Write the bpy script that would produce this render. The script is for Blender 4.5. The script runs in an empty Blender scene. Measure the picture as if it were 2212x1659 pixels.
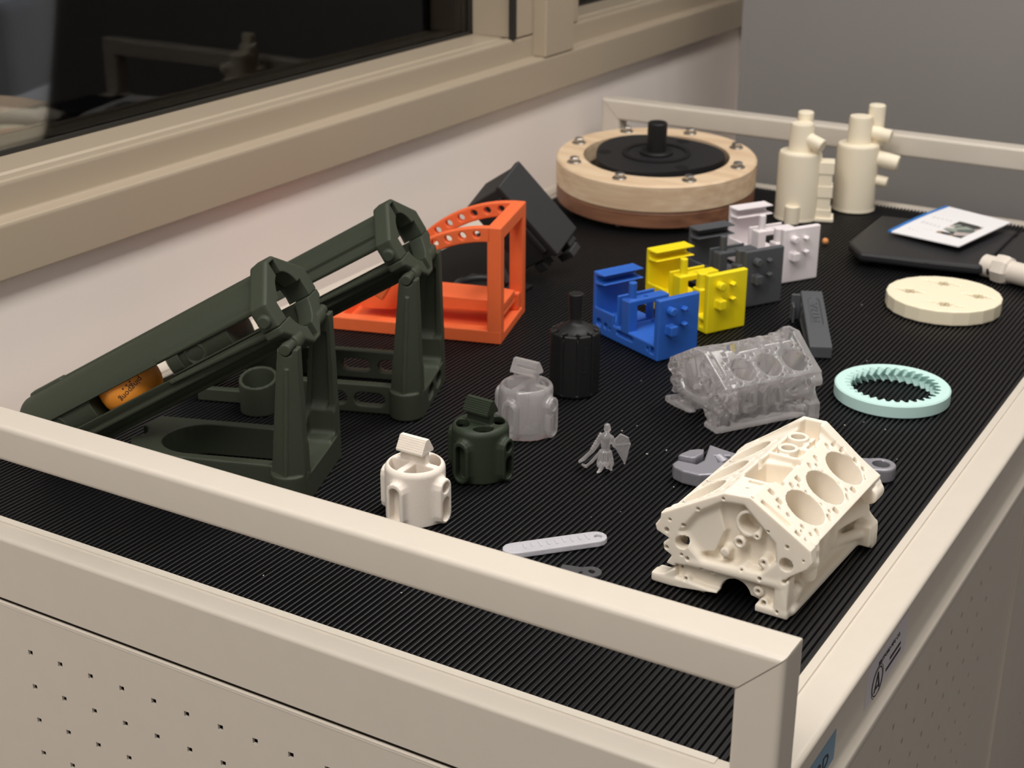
import bpy, bmesh, math, random
import numpy as np
from mathutils import Vector, Matrix
random.seed(7)
U = 0.001                                   # all dimensions below are millimetres
SC = bpy.context.scene
COL = SC.collection
R = math.radians

# ------------------------------------------------------------------ camera
cam = bpy.data.cameras.new('camera'); camo = bpy.data.objects.new('camera', cam); COL.objects.link(camo)
RC = [[0.8610187, 0.5085410, 0.0057241], [0.1963312, -0.3219865, -0.9261635], [-0.4691490, 0.7985679, -0.3770789]]
CAMP = Vector((169.666, -456.45, 350.0))
M = Matrix.Identity(4)
for i in range(3):
    M[i][0] = RC[0][i]; M[i][1] = -RC[1][i]; M[i][2] = -RC[2][i]; M[i][3] = CAMP[i]*U
camo.matrix_world = M
cam.sensor_fit = 'HORIZONTAL'; cam.sensor_width = 36.0; cam.lens = 3272.5/2212*36.0
cam.clip_start = 0.02; cam.clip_end = 50
cam.dof.use_dof = True; cam.dof.focus_distance = 0.70; cam.dof.aperture_fstop = 19.0
SC.camera = camo
# ------------------------------------------------------------------ world, lights, exposure
W = bpy.data.worlds.new('world'); SC.world = W; W.use_nodes = True
bg = W.node_tree.nodes['Background']; bg.inputs[0].default_value = (1.0, 0.95, 0.90, 1); bg.inputs[1].default_value = 0.36
def area(name, loc, size, power, col=(1, .955, .905), rot=(0, 0, 0)):
    l = bpy.data.lights.new(name, 'AREA'); l.shape = 'RECTANGLE'; l.size, l.size_y = size[0]*U, size[1]*U
    l.energy = power; l.color = col
    o = bpy.data.objects.new(name, l); COL.objects.link(o); o.location = Vector(loc)*U; o.rotation_euler = rot
    return o
area('ceiling_light_cart', (-20, 360, 900), (260, 1700), 11.6)
area('ceiling_light_front', (-450, -1300, 1600), (650, 1250), 32)
area('ceiling_light_next_room', (-1290, 2250, 1500), (420, 900), 62)
SC.view_settings.view_transform = 'Standard'; SC.view_settings.look = 'None'
SC.view_settings.gamma = 1.0; SC.view_settings.exposure = 0.0; SC.view_settings.use_curve_mapping = False
SC.cycles.use_denoising = True
SC.cycles.max_bounces = 14; SC.cycles.transmission_bounces = 12; SC.cycles.transparent_max_bounces = 12
SC.cycles.sample_clamp_indirect = 6.0

# ------------------------------------------------------------------ materials
def lin(c): return tuple(((v/255)/12.92 if v/255 <= .04045 else ((v/255+.055)/1.055)**2.4) for v in c)
def mat(name, col, rough=.5, metal=0., spec=.5, trans=0., ior=1.45, noise=0., nscale=400., bump=0., bscale=900., layers=0., sss=0., coat=0.):
    m = bpy.data.materials.new(name); m.use_nodes = True
    nt = m.node_tree; b = nt.nodes['Principled BSDF']
    c = lin(col); b.inputs['Base Color'].default_value = (*c, 1)
    b.inputs['Roughness'].default_value = rough; b.inputs['Metallic'].default_value = metal
    b.inputs['Specular IOR Level'].default_value = spec; b.inputs['Transmission Weight'].default_value = trans
    b.inputs['IOR'].default_value = ior; b.inputs['Coat Weight'].default_value = coat
    if sss:
        b.inputs['Subsurface Weight'].default_value = sss; b.inputs['Subsurface Radius'].default_value = (.004, .003, .002)
        b.inputs['Subsurface Scale'].default_value = .6
    tc = nt.nodes.new('ShaderNodeTexCoord')
    if noise:
        n = nt.nodes.new('ShaderNodeTexNoise'); n.inputs['Scale'].default_value = nscale; n.inputs['Detail'].default_value = 4
        nt.links.new(tc.outputs['Object'], n.inputs['Vector'])
        r = nt.nodes.new('ShaderNodeMapRange'); r.inputs['To Min'].default_value = 1-noise; r.inputs['To Max'].default_value = 1+noise
        nt.links.new(n.outputs['Fac'], r.inputs['Value'])
        h = nt.nodes.new('ShaderNodeHueSaturation'); h.inputs['Color'].default_value = (*c, 1)
        nt.links.new(r.outputs['Result'], h.inputs['Value']); nt.links.new(h.outputs['Color'], b.inputs['Base Color'])
    if bump or layers:
        bp = nt.nodes.new('ShaderNodeBump'); bp.inputs['Distance'].default_value = .0003
        if layers:
            w = nt.nodes.new('ShaderNodeTexWave'); w.bands_direction = 'Z'; w.inputs['Scale'].default_value = 260
            w.inputs['Distortion'].default_value = .3
            nt.links.new(tc.outputs['Object'], w.inputs['Vector']); nt.links.new(w.outputs['Fac'], bp.inputs['Height'])
            bp.inputs['Strength'].default_value = layers
        else:
            n2 = nt.nodes.new('ShaderNodeTexNoise'); n2.inputs['Scale'].default_value = bscale; n2.inputs['Detail'].default_value = 3
            nt.links.new(tc.outputs['Object'], n2.inputs['Vector']); nt.links.new(n2.outputs['Fac'], bp.inputs['Height'])
            bp.inputs['Strength'].default_value = bump
        nt.links.new(bp.outputs['Normal'], b.inputs['Normal'])
    return m
PAINT = mat('beige_powder_paint', (211, 202, 189), .25, noise=.03, nscale=60, bump=.06, bscale=2500)
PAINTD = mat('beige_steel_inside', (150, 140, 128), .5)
TRIM = mat('tan_window_paint', (174, 160, 140), .36, noise=.03, nscale=8)
WALLM = mat('white_wall_paint', (248, 238, 231), .75, noise=.015, nscale=4, bump=.1, bscale=300)
GREYM = mat('grey_partition_fabric', (140, 136, 134), .9, noise=.05, nscale=9)
RUBBER = mat('black_ribbed_rubber', (17, 17, 19), .40, spec=.5, noise=.25, nscale=90)
GREENM = mat('olive_green_print', (54, 60, 47), .6, noise=.08, nscale=900, bump=.35, bscale=2200)
DGREEN = mat('dark_green_print', (42, 51, 37), .55, noise=.06, nscale=900, bump=.3, bscale=2200)
ORANGE = mat('orange_print', (244, 112, 62), .5, layers=.12, noise=.04, nscale=200)
BLUE = mat('blue_print', (46, 100, 192), .42, layers=.15)
YELLOW = mat('yellow_print', (244, 222, 20), .45, layers=.15)
CHAR = mat('charcoal_print', (78, 80, 84), .5, layers=.15)
WHITEP = mat('white_print', (236, 228, 230), .5, layers=.12)
NYLON = mat('white_nylon_print', (240, 230, 218), .75, sss=.15, bump=.35, bscale=1800)
CREAM = mat('cream_block_print', (240, 230, 214), .6, sss=.2, bump=.15, bscale=1500)
CREAM2 = mat('cream_abs_print', (240, 229, 206), .5, layers=.12)
CREAM3 = mat('ivory_disc_print', (247, 236, 208), .5)
MINT = mat('mint_print', (196, 230, 224), .75, noise=.02, nscale=900, bump=.3, bscale=1500)
GREYMET = mat('grey_metallic_print', (150, 148, 156), .42, metal=.35, noise=.12, nscale=1500, bump=.3, bscale=1500)
BLACK = mat('black_print', (20, 20, 21), .55, bump=.2)
BLACK2 = mat('black_satin_plastic', (38, 38, 40), .45)
CHAR2 = mat('charcoal_box_plastic', (48, 48, 49), .55)
WASHM = mat('dark_grey_washer', (70, 70, 72), .6)
FROST = mat('milky_translucent_print', (232, 230, 236), .35, trans=.45, ior=1.3, bump=.5, bscale=700)
STEEL = mat('dull_steel', (180, 176, 170), .3, metal=.9)
BLACKS = mat('dark_seal', (40, 38, 34), .6)
INK = mat('black_ink', (40, 38, 40), .7)
BALLM = mat('orange_celluloid', (236, 150, 50), .4, sss=.2)
LABW = mat('white_sticker', (205, 200, 206), .45)
LABB = mat('blue_sticker', (120, 150, 175), .45)
PAPER = mat('white_card', (240, 238, 240), .5)
BLUEP = mat('blue_card_edge', (40, 120, 200), .4)
CRUMB = mat('pale_crumb', (190, 186, 180), .8)
AMBER = mat('orange_bead', (225, 150, 90), .5)
def wood(name, c1, c2):
    m = bpy.data.materials.new(name); m.use_nodes = True; nt = m.node_tree; b = nt.nodes['Principled BSDF']
    tc = nt.nodes.new('ShaderNodeTexCoord'); mp = nt.nodes.new('ShaderNodeMapping'); mp.inputs['Scale'].default_value = (6, 40, 90)
    n = nt.nodes.new('ShaderNodeTexNoise'); n.inputs['Scale'].default_value = 2.2; n.inputs['Detail'].default_value = 5
    cr = nt.nodes.new('ShaderNodeValToRGB'); cr.color_ramp.elements[0].color = (*lin(c1), 1); cr.color_ramp.elements[1].color = (*lin(c2), 1)
    cr.color_ramp.elements[0].position = .3; cr.color_ramp.elements[1].position = .7
    nt.links.new(tc.outputs['Object'], mp.inputs['Vector']); nt.links.new(mp.outputs['Vector'], n.inputs['Vector'])
    nt.links.new(n.outputs['Fac'], cr.inputs['Fac']); nt.links.new(cr.outputs['Color'], b.inputs['Base Color'])
    b.inputs['Roughness'].default_value = .55
    return m
PINE = wood('pale_pine', (212, 180, 146), (236, 212, 180))
WALNUT = wood('brown_wood', (112, 74, 54), (150, 104, 78))
def resin(name):
    m = bpy.data.materials.new(name); m.use_nodes = True; nt = m.node_tree; b = nt.nodes['Principled BSDF']; out = nt.nodes['Material Output']
    b.inputs['Base Color'].default_value = (.97, .95, .95, 1); b.inputs['Roughness'].default_value = .07
    b.inputs['Transmission Weight'].default_value = 1.0; b.inputs['IOR'].default_value = 1.5
    d = nt.nodes.new('ShaderNodeBsdfPrincipled'); d.inputs['Base Color'].default_value = (.96, .93, .93, 1); d.inputs['Roughness'].default_value = .09; d.inputs['Specular IOR Level'].default_value = .8
    t = nt.nodes.new('ShaderNodeBsdfTranslucent'); t.inputs[0].default_value = (.95, .92, .92, 1)
    m1 = nt.nodes.new('ShaderNodeMixShader'); m1.inputs[0].default_value = .4
    nt.links.new(d.outputs[0], m1.inputs[1]); nt.links.new(t.outputs[0], m1.inputs[2])
    mx = nt.nodes.new('ShaderNodeMixShader'); mx.inputs[0].default_value = .26
    nt.links.new(b.outputs[0], mx.inputs[1]); nt.links.new(m1.outputs[0], mx.inputs[2]); nt.links.new(mx.outputs[0], out.inputs['Surface'])
    return m
CLEAR = resin('clear_resin')
def pane_mat():
    m = bpy.data.materials.new('window_pane'); m.use_nodes = True; nt = m.node_tree; out = nt.nodes['Material Output']
    nt.nodes.remove(nt.nodes['Principled BSDF'])
    t = nt.nodes.new('ShaderNodeBsdfTransparent'); t.inputs[0].default_value = (.86, .88, .87, 1)
    g = nt.nodes.new('ShaderNodeBsdfGlossy'); g.inputs['Roughness'].default_value = .02
    f = nt.nodes.new('ShaderNodeFresnel'); f.inputs[0].default_value = 1.45
    mx = nt.nodes.new('ShaderNodeMixShader'); nt.links.new(f.outputs[0], mx.inputs[0])
    nt.links.new(t.outputs[0], mx.inputs[1]); nt.links.new(g.outputs[0], mx.inputs[2]); nt.links.new(mx.outputs[0], out.inputs['Surface'])
    return m
PANE = pane_mat()

# ------------------------------------------------------------------ object helpers
def link(name, me, m, parent=None, label=None):
    o = bpy.data.objects.new(name, me); COL.objects.link(o)
    if m is not None:
        if len(me.materials) == 0: me.materials.append(m)
        elif me.materials[0] is not m:
            o.material_slots[0].link = 'OBJECT'; o.material_slots[0].material = m
    if parent is not None: o.parent = parent
    if label: o['label'] = label
    if me.get('wn'):
        w = o.modifiers.new('weighted', 'WEIGHTED_NORMAL'); w.keep_sharp = True; w.weight = 60
    return o
def mesh(name, V, F, smooth=False, sharp=35):
    me = bpy.data.meshes.new(name)
    me.from_pydata([(v[0]*U, v[1]*U, v[2]*U) for v in V], [], [tuple(int(i) for i in f) for f in F])
    me.update()
    if smooth:
        me.polygons.foreach_set('use_smooth', [True]*len(me.polygons)); me.set_sharp_from_angle(angle=R(sharp)); me['wn'] = 1
    return me
def obj(name, VF, m, parent=None, label=None, smooth=False, sharp=35):
    return link(name, mesh(name, VF[0], VF[1], smooth, sharp), m, parent, label)
def thing(name, label, cat, loc=(0, 0, 0), rz=0., group=None):
    o = bpy.data.objects.new(name, None); COL.objects.link(o); o.empty_display_size = .01
    o.location = Vector(loc)*U; o.rotation_euler = (0, 0, R(rz)); o['label'] = label; o['category'] = cat
    if group: o['group'] = group
    return o
def tag(o, label, cat, group=None, kind=None):
    o['label'] = label; o['category'] = cat
    if group: o['group'] = group
    if kind: o['kind'] = kind
    return o
def struct(o, label=None):
    o['kind'] = 'structure'
    if label: o['label'] = label
    return o
# --- geometry, all return (verts, faces) in mm
def join(*parts):
    V, F = [], []
    for v, f in parts:
        b = len(V); V += list(v); F += [tuple(i+b for i in q) for q in f]
    return V, F
def xf(vf, mtx): return [tuple(mtx @ Vector(v)) for v in vf[0]], vf[1]
def mv(vf, d): return [(v[0]+d[0], v[1]+d[1], v[2]+d[2]) for v in vf[0]], vf[1]
def box(lo, hi, bev=0.):
    bm = bmesh.new(); bmesh.ops.create_cube(bm, size=1)
    for v in bm.verts: v.co = Vector([lo[i]+(v.co[i]+.5)*(hi[i]-lo[i]) for i in range(3)])
    if bev > 0: bmesh.ops.bevel(bm, geom=bm.edges[:], offset=bev, segments=2, affect='EDGES', profile=.5)
    return bmout(bm)
def bmout(bm):
    bm.verts.index_update(); V = [tuple(v.co) for v in bm.verts]; F = [tuple(v.index for v in f.verts) for f in bm.faces]; bm.free(); return V, F
def basis(a, b):
    z = (Vector(b)-Vector(a)); L = z.length; z.normalize()
    x = z.orthogonal().normalized(); y = z.cross(x)
    m = Matrix((x, y, z)).transposed().to_4x4(); m.translation = Vector(a); return m, L
def lathe(prof, n=32, a=(0, 0, 0), b=(0, 0, 1), closed=False):
    """prof: list of (r, t) with t along a->b in mm"""
    m, _ = basis(a, b); V, F = [], []
    for r, t in prof:
        for k in range(n):
            th = 2*math.pi*k/n; V.append(tuple(m @ Vector((r*math.cos(th), r*math.sin(th), t))))
    P = len(prof)
    for i in range(P if closed else P-1):
        j = (i+1) % P
        for k in range(n):
            k2 = (k+1) % n; F.append((i*n+k, i*n+k2, j*n+k2, j*n+k))
    if not closed:
        F.append(tuple(range(n))[::-1]); F.append(tuple((P-1)*n+k for k in range(n)))
    return V, F
def rod(a, b, r, n=24, bev=0., r2=None):
    L = (Vector(b)-Vector(a)).length; r2 = r if r2 is None else r2
    if bev: return lathe([(r-bev, 0), (r, bev), (r2, L-bev), (r2-bev, L)], n, a, b)
    return lathe([(r, 0), (r2, L)], n, a, b)
def prism(poly, z0, z1, fr=None, bev=0.):
    """poly in (x,y) extruded along z; fr: Matrix frame"""
    bm = bmesh.new(); vs = [bm.verts.new((p[0], p[1], z0)) for p in poly]; f = bm.faces.new(vs)
    r = bmesh.ops.extrude_face_region(bm, geom=[f]); 
    for v in [g for g in r['geom'] if isinstance(g, bmesh.types.BMVert)]: v.co.z = z1
    bmesh.ops.recalc_face_normals(bm, faces=bm.faces[:])
    if bev: bmesh.ops.bevel(bm, geom=bm.edges[:], offset=bev, segments=2, affect='EDGES', profile=.5)
    vf = bmout(bm)
    return xf(vf, fr) if fr is not None else vf
def frame(o, ex, ey, ez):
    m = Matrix((Vector(ex), Vector(ey), Vector(ez))).transposed().to_4x4(); m.translation = Vector(o); return m
FR_XZ = frame((0, 0, 0), (1, 0, 0), (0, 0, 1), (0, -1, 0))     # poly (x,z), extrude toward -y
FR_YZ = frame((0, 0, 0), (0, 1, 0), (0, 0, 1), (1, 0, 0))      # poly (y,z), extrude along x
def text_mesh(s, size, ext=0.1):
    c = bpy.data.curves.new('t', 'FONT'); c.body = s; c.size = size*U; c.extrude = ext*U; c.align_x = 'CENTER'; c.align_y = 'CENTER'
    c.resolution_u = 2
    o = bpy.data.objects.new('t', c); COL.objects.link(o)
    dg = bpy.context.evaluated_depsgraph_get(); me = bpy.data.meshes.new_from_object(o.evaluated_get(dg))
    bpy.data.objects.remove(o); bpy.data.curves.remove(c)
    me.materials.clear()
    return me
def map_mesh(me, fn):
    co = np.empty(len(me.vertices)*3); me.vertices.foreach_get('co', co); co = co.reshape(-1, 3)/U
    me.vertices.foreach_set('co', (fn(co)*U).ravel()); me.update(); return me
# ------------------------------------------------------------------ signed distance modelling (numpy) + surface nets
class Vol:
    def __init__(s, lo, hi, h):
        s.lo = np.array(lo, np.float32); s.h = float(h); s.n = np.ceil((np.array(hi)-np.array(lo))/h).astype(int)+1
        s.f = np.full(s.n, 6.0, np.float32)
        s.ax = [s.lo[i]+s.h*np.arange(s.n[i], dtype=np.float32) for i in range(3)]
    def _reg(s, lo, hi, pad):
        a = np.clip(np.floor((np.array(lo)-pad-s.lo)/s.h).astype(int), 0, s.n); b = np.clip(np.ceil((np.array(hi)+pad-s.lo)/s.h).astype(int)+1, 0, s.n)
        return tuple(slice(int(a[i]), int(b[i])) for i in range(3))
    def _ev(s, p, pad):
        fn, lo, hi = p; r = s._reg(lo, hi, pad)
        X = s.ax[0][r[0]][:, None, None]; Y = s.ax[1][r[1]][None, :, None]; Z = s.ax[2][r[2]][None, None, :]
        if X.size == 0 or Y.size == 0 or Z.size == 0: return None, None
        return r, np.broadcast_to(fn(X, Y, Z), (X.size, Y.size, Z.size))
    def add(s, *ps, k=0.):
        for p in ps:
            r, d = s._ev(p, 3*s.h+k)
            if r is None: continue
            g = s.f[r]
            if k > 0:
                hh = np.maximum(k-np.abs(g-d), 0)/k; s.f[r] = np.minimum(g, d)-hh*hh*k*.25
            else: s.f[r] = np.minimum(g, d)
        return s
    def sub(s, *ps, k=0.):
        for p in ps:
            r, d = s._ev(p, 3*s.h+k)
            if r is None: continue
            g = s.f[r]; d = -d
            if k > 0:
                hh = np.maximum(k-np.abs(g-d), 0)/k; s.f[r] = np.maximum(g, d)+hh*hh*k*.25
            else: s.f[r] = np.maximum(g, d)
        return s
    def cut(s, fn):                           # keep fn<0
        X = s.ax[0][:, None, None]; Y = s.ax[1][None, :, None]; Z = s.ax[2][None, None, :]
        s.f = np.maximum(s.f, fn(X, Y, Z).astype(np.float32)); return s
    def nets(s):
        f = s.f; f[0] = np.maximum(f[0], .01); f[-1] = np.maximum(f[-1], .01)
        f[:, 0] = np.maximum(f[:, 0], .01); f[:, -1] = np.maximum(f[:, -1], .01); f[:, :, 0] = np.maximum(f[:, :, 0], .01); f[:, :, -1] = np.maximum(f[:, :, -1], .01)
        q = f < 0; c = np.zeros(np.array(f.shape)-1, np.int8)
        for a in (0, 1):
            for b in (0, 1):
                for d in (0, 1): c += q[a:f.shape[0]-1+a, b:f.shape[1]-1+b, d:f.shape[2]-1+d]
        I, J, K = np.nonzero((c > 0) & (c < 8)); idx = np.full(c.shape, -1, np.int32); idx[I, J, K] = np.arange(len(I))
        acc = np.zeros((len(I), 3), np.float32); cnt = np.zeros(len(I), np.float32)
        for ax in range(3):
            o1, o2 = [(1, 2), (0, 2), (0, 1)][ax]
            for a in (0, 1):
                for b in (0, 1):
                    off = [0, 0, 0]; off[o1] = a; off[o2] = b; off2 = list(off); off2[ax] = 1
                    fa = f[I+off[0], J+off[1], K+off[2]]; fb = f[I+off2[0], J+off2[1], K+off2[2]]
                    m = (fa < 0) != (fb < 0); t = np.where(m, fa/np.where(m, fa-fb, 1), 0)
                    p = np.tile(np.array(off, np.float32), (len(I), 1)); p[:, ax] = t
                    acc += p*m[:, None]; cnt += m
        V = s.lo+s.h*(np.stack([I, J, K], 1)+acc/cnt[:, None])
        F = []
        for ax in range(3):
            o1, o2 = [(1, 2), (2, 0), (0, 1)][ax]
            sl = [slice(1, -1)]*3; sl[ax] = slice(0, -1); sh = list(sl); sh[ax] = slice(1, None)
            A = q[tuple(sl)]; B = q[tuple(sh)]; ii = np.stack(np.nonzero(A != B), 1); pos = ii.copy(); pos[:, o1] += 1; pos[:, o2] += 1
            flip = B[tuple(ii.T)]
            def cell(d1, d2):
                p = pos.copy(); p[:, o1] -= d1; p[:, o2] -= d2; return idx[p[:, 0], p[:, 1], p[:, 2]]
            quad = np.stack([cell(1, 1), cell(0, 1), cell(0, 0), cell(1, 0)], 1)
            quad[flip] = quad[flip][:, ::-1]; F.append(quad)
        return V.astype(np.float64), np.concatenate(F)
def fastmesh(name, V, F, N=None):
    me = bpy.data.meshes.new(name); nv, nf = len(V), len(F)
    me.vertices.add(nv); me.vertices.foreach_set('co', (V*U).astype(np.float32).ravel())
    me.loops.add(nf*4); me.loops.foreach_set('vertex_index', F.astype(np.int32).ravel())
    me.polygons.add(nf); me.polygons.foreach_set('loop_start', np.arange(0, nf*4, 4, dtype=np.int32))
    me.polygons.foreach_set('use_smooth', np.ones(nf, bool)); me.update(calc_edges=True); me.validate()
    if N is not None: me.normals_split_custom_set_from_vertices(N)
    return me
def sdf_parts(vol, cls, names):
    """split one solid into part meshes: cls(centroids)->index array"""
    V, F = vol.nets(); v = V[F]; n = np.cross(v[:, 2]-v[:, 0], v[:, 3]-v[:, 1]); N = np.zeros_like(V)
    for k in range(4): np.add.at(N, F[:, k], n)
    N /= np.maximum(np.linalg.norm(N, axis=1, keepdims=True), 1e-9)
    lab = cls(v.mean(1)) if cls is not None else np.zeros(len(F), int); out = []
    for i, nm in enumerate(names):
        f = F[lab == i]
        if len(f) == 0: out.append(None); continue
        u, inv = np.unique(f, return_inverse=True)
        out.append(fastmesh(nm, V[u], inv.reshape(-1, 4), N[u]))
    return out
ln2 = lambda *a: np.sqrt(sum(x*x for x in a))
def sbox(c, h, r=0., axes=None):
    c = np.array(c, float); h = np.array(h, float)
    if axes is None:
        def fn(X, Y, Z):
            qx, qy, qz = abs(X-c[0])-h[0]+r, abs(Y-c[1])-h[1]+r, abs(Z-c[2])-h[2]+r
            return ln2(np.maximum(qx, 0), np.maximum(qy, 0), np.maximum(qz, 0))+np.minimum(np.maximum(np.maximum(qx, qy), qz), 0)-r
        return fn, c-h, c+h
    A = np.array(axes, float)
    def fn(X, Y, Z):
        P = [(X-c[0])*A[i][0]+(Y-c[1])*A[i][1]+(Z-c[2])*A[i][2] for i in range(3)]
        q = [abs(P[i])-h[i]+r for i in range(3)]
        return ln2(*[np.maximum(x, 0) for x in q])+np.minimum(np.maximum(np.maximum(q[0], q[1]), q[2]), 0)-r
    e = np.abs(A).T @ h
    return fn, c-e, c+e
def scyl(a, b, r, rr=0., r2=None):
    a = np.array(a, float); b = np.array(b, float); L = np.linalg.norm(b-a); d = (b-a)/L; r2 = r if r2 is None else r2
    def fn(X, Y, Z):
        px, py, pz = X-a[0], Y-a[1], Z-a[2]; t = px*d[0]+py*d[1]+pz*d[2]
        rad = np.sqrt(np.maximum(px*px+py*py+pz*pz-t*t, 0)); rl = r+(r2-r)*np.clip(t/L, 0, 1)
        q1 = rad-rl+rr; q2 = abs(t-L/2)-L/2+rr
        return ln2(np.maximum(q1, 0), np.maximum(q2, 0))+np.minimum(np.maximum(q1, q2), 0)-rr
    m = max(r, r2); e = m*np.sqrt(np.maximum(1-d*d, 0)); return fn, np.minimum(a, b)-e, np.maximum(a, b)+e
def scap(a, b, r, r2=None):
    a = np.array(a, float); b = np.array(b, float); L2 = max(((b-a)**2).sum(), 1e-9); r2 = r if r2 is None else r2
    def fn(X, Y, Z):
        t = np.clip(((X-a[0])*(b-a)[0]+(Y-a[1])*(b-a)[1]+(Z-a[2])*(b-a)[2])/L2, 0, 1)
        return ln2(X-a[0]-t*(b-a)[0], Y-a[1]-t*(b-a)[1], Z-a[2]-t*(b-a)[2])-(r+(r2-r)*t)
    m = max(r, r2); return fn, np.minimum(a, b)-m, np.maximum(a, b)+m
def ssph(c, r): return scap(c, np.array(c)+[0, 0, 1e-3], r)
def sprism(poly, o, e1, e2, w0, w1, r=0.):
    """2D polygon (p along e1, q along e2) extruded along e1 x e2 from w0 to w1"""
    o, e1, e2 = np.array(o, float), np.array(e1, float), np.array(e2, float); e3 = np.cross(e1, e2); P = np.array(poly, float); n = len(P)
    def dot(X, Y, Z, e):
        t = 0.
        for c, v, oo in ((e[0], X, o[0]), (e[1], Y, o[1]), (e[2], Z, o[2])):
            if abs(c) > 1e-9: t = t+(v-oo)*c
        return t
    def fn(X, Y, Z):
        x, y, w = dot(X, Y, Z, e1), dot(X, Y, Z, e2), dot(X, Y, Z, e3)
        x, y = np.broadcast_arrays(x, y); d = np.full(x.shape, 1e9, np.float32); sg = np.ones(x.shape, np.float32)
        for i in range(n):
            ax, ay = P[i]; bx, by = P[i-1]; ex, ey = bx-ax, by-ay; wx, wy = x-ax, y-ay
            t = np.clip((wx*ex+wy*ey)/(ex*ex+ey*ey+1e-12), 0, 1); dx, dy = wx-ex*t, wy-ey*t
            d = np.minimum(d, dx*dx+dy*dy); c1 = y >= ay; c2 = y < by; c3 = ex*wy > ey*wx
            sg = np.where((c1 & c2 & c3) | (~c1 & ~c2 & ~c3), -sg, sg)
        q1 = sg*np.sqrt(d)+r; q2 = abs(w-(w0+w1)/2)-(w1-w0)/2+r
        return ln2(np.maximum(q1, 0), np.maximum(q2, 0))+np.minimum(np.maximum(q1, q2), 0)-r
    cs = np.array([o+p[0]*e1+p[1]*e2+w*e3 for p in P for w in (w0, w1)]); return fn, cs.min(0), cs.max(0)
X1, Y1, Z1 = (1, 0, 0), (0, 1, 0), (0, 0, 1)
def obround(cx, cy, hx, hy, n=6):
    """closed obround polygon, half sizes hx, hy"""
    r = min(hx, hy); out = []
    if hx >= hy:
        for s, a0 in ((1, -90), (-1, 90)):
            out += [(cx+s*(hx-r)+r*math.cos(R(a0+180*k/n)), cy+r*math.sin(R(a0+180*k/n))) for k in range(n+1)]
    else:
        for s, a0 in ((1, 0), (-1, 180)):
            out += [(cx+r*math.cos(R(a0+180*k/n)), cy+s*(hy-r)+r*math.sin(R(a0+180*k/n))) for k in range(n+1)]
    return out

# ================================================================== THE ROOM
struct(obj('floor', box((-4500, -3000, -960), (3000, 6000, -900)), mat('grey_floor', (120, 112, 106), .6, noise=.1, nscale=5)), 'grey floor of the room')
struct(obj('wall_left', box((-600, -1600, -900), (-500, 3000, 100)), WALLM), 'white lower wall beside the cart')
struct(obj('wall_light_block', box((-500, 1196, -900), (1900, 1236, 1700)), WALLM), 'added unseen wall shutting light out of the gap behind the partition')  # added out of view to keep world light out of the gap
struct(obj('wall_back', box((-408, 972, -900), (1900, 1012, 1300)), GREYM), 'grey partition standing behind the cart')
# window frame along the left wall: profile in (x, z), extruded along y
def along_y(prof, y0, y1, m, name):
    V = [(x, y0, z) for x, z in prof]+[(x, y1, z) for x, z in prof]; n = len(prof)
    F = [(i, (i+1) % n, n+(i+1) % n, n+i) for i in range(n)]+[tuple(range(n))[::-1], tuple(range(n, 2*n))]
    return obj(name, (V, F), m, None, smooth=True, sharp=40)
prof = [(-505, 79), (-491.5, 79), (-490, 80.5), (-490, 109), (-491, 111.2), (-493, 112), (-502, 112), (-503, 113.5), (-503, 128), (-504, 130.6), (-506, 131.6),
        (-512, 131.8), (-513.5, 130.3), (-515.5, 130.3), (-517, 132), (-560, 132.5), (-640, 132.5), (-640, 79)]
struct(along_y(prof, -1600, 3000, TRIM, 'trim_1'), 'tan painted window sill and stool')
struct(obj('trim_2', join(box((-640, 690, 132), (-503, 722, 1500), .8), box((-640, 722, 112), (-490, 774, 1500), 1.2), box((-640, 774, 132), (-503, 806, 1500), .8)), TRIM), 'tan upright mullion between two panes')
struct(obj('trim_3', box((-640, -1600, 1500), (-490, 3000, 1560)), TRIM), 'tan window head')
for n, (y0, y1) in enumerate(((-1600, 690), (806, 3000))):
    w = struct(obj('window_%d' % (n+1), box((-553, y0, 130), (-549, y1, 1500)), PANE), 'clear pane of the interior window')
    obj('seal', join(box((-549, y0, 132), (-546, y1, 135)), box((-549, y1-3, 132), (-546, y1, 1500)) if n == 0 else box((-549, y0, 132), (-546, y0+3, 1500))), BLACKS, w)
obj('seal', box((-507, 686, 131.5), (-502, 691, 1500)), BLACKS, bpy.data.objects['trim_2'], 'dark sealing strip')
# room beyond the pane; its dimness is put into the wall and carpet colours
DARK = mat('dimmed_room_wall', (34, 33, 32), .9, noise=.3, nscale=3)
struct(obj('wall_far', box((-3700, -3000, -900), (-3600, 6000, 2600)), DARK), 'wall of the next room with the dimness put into its colour')
struct(obj('floor_2', box((-3600, -3000, -899), (-640, 6000, -880)), mat('dimmed_carpet', (38, 37, 36), .95, noise=.35, nscale=7)), 'carpet of the next room with the dimness put into its colour')
NAVY = mat('navy_cloth', (34, 42, 58), .9, noise=.2, nscale=8); GREYB = mat('grey_blue_cloth', (92, 94, 104), .9)
LAM = mat('pale_grey_laminate', (176, 172, 168), .4); DKP = mat('dark_machine_plastic', (30, 30, 30), .5, noise=.3, nscale=9)
TANC = mat('tan_upholstery', (150, 124, 100), .8, noise=.1, nscale=12); RUST = mat('rust_piping', (150, 84, 62), .7); OLV = mat('olive_steel', (112, 112, 96), .5)
WGL = mat('white_glow', (235, 235, 240), .5)

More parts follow.
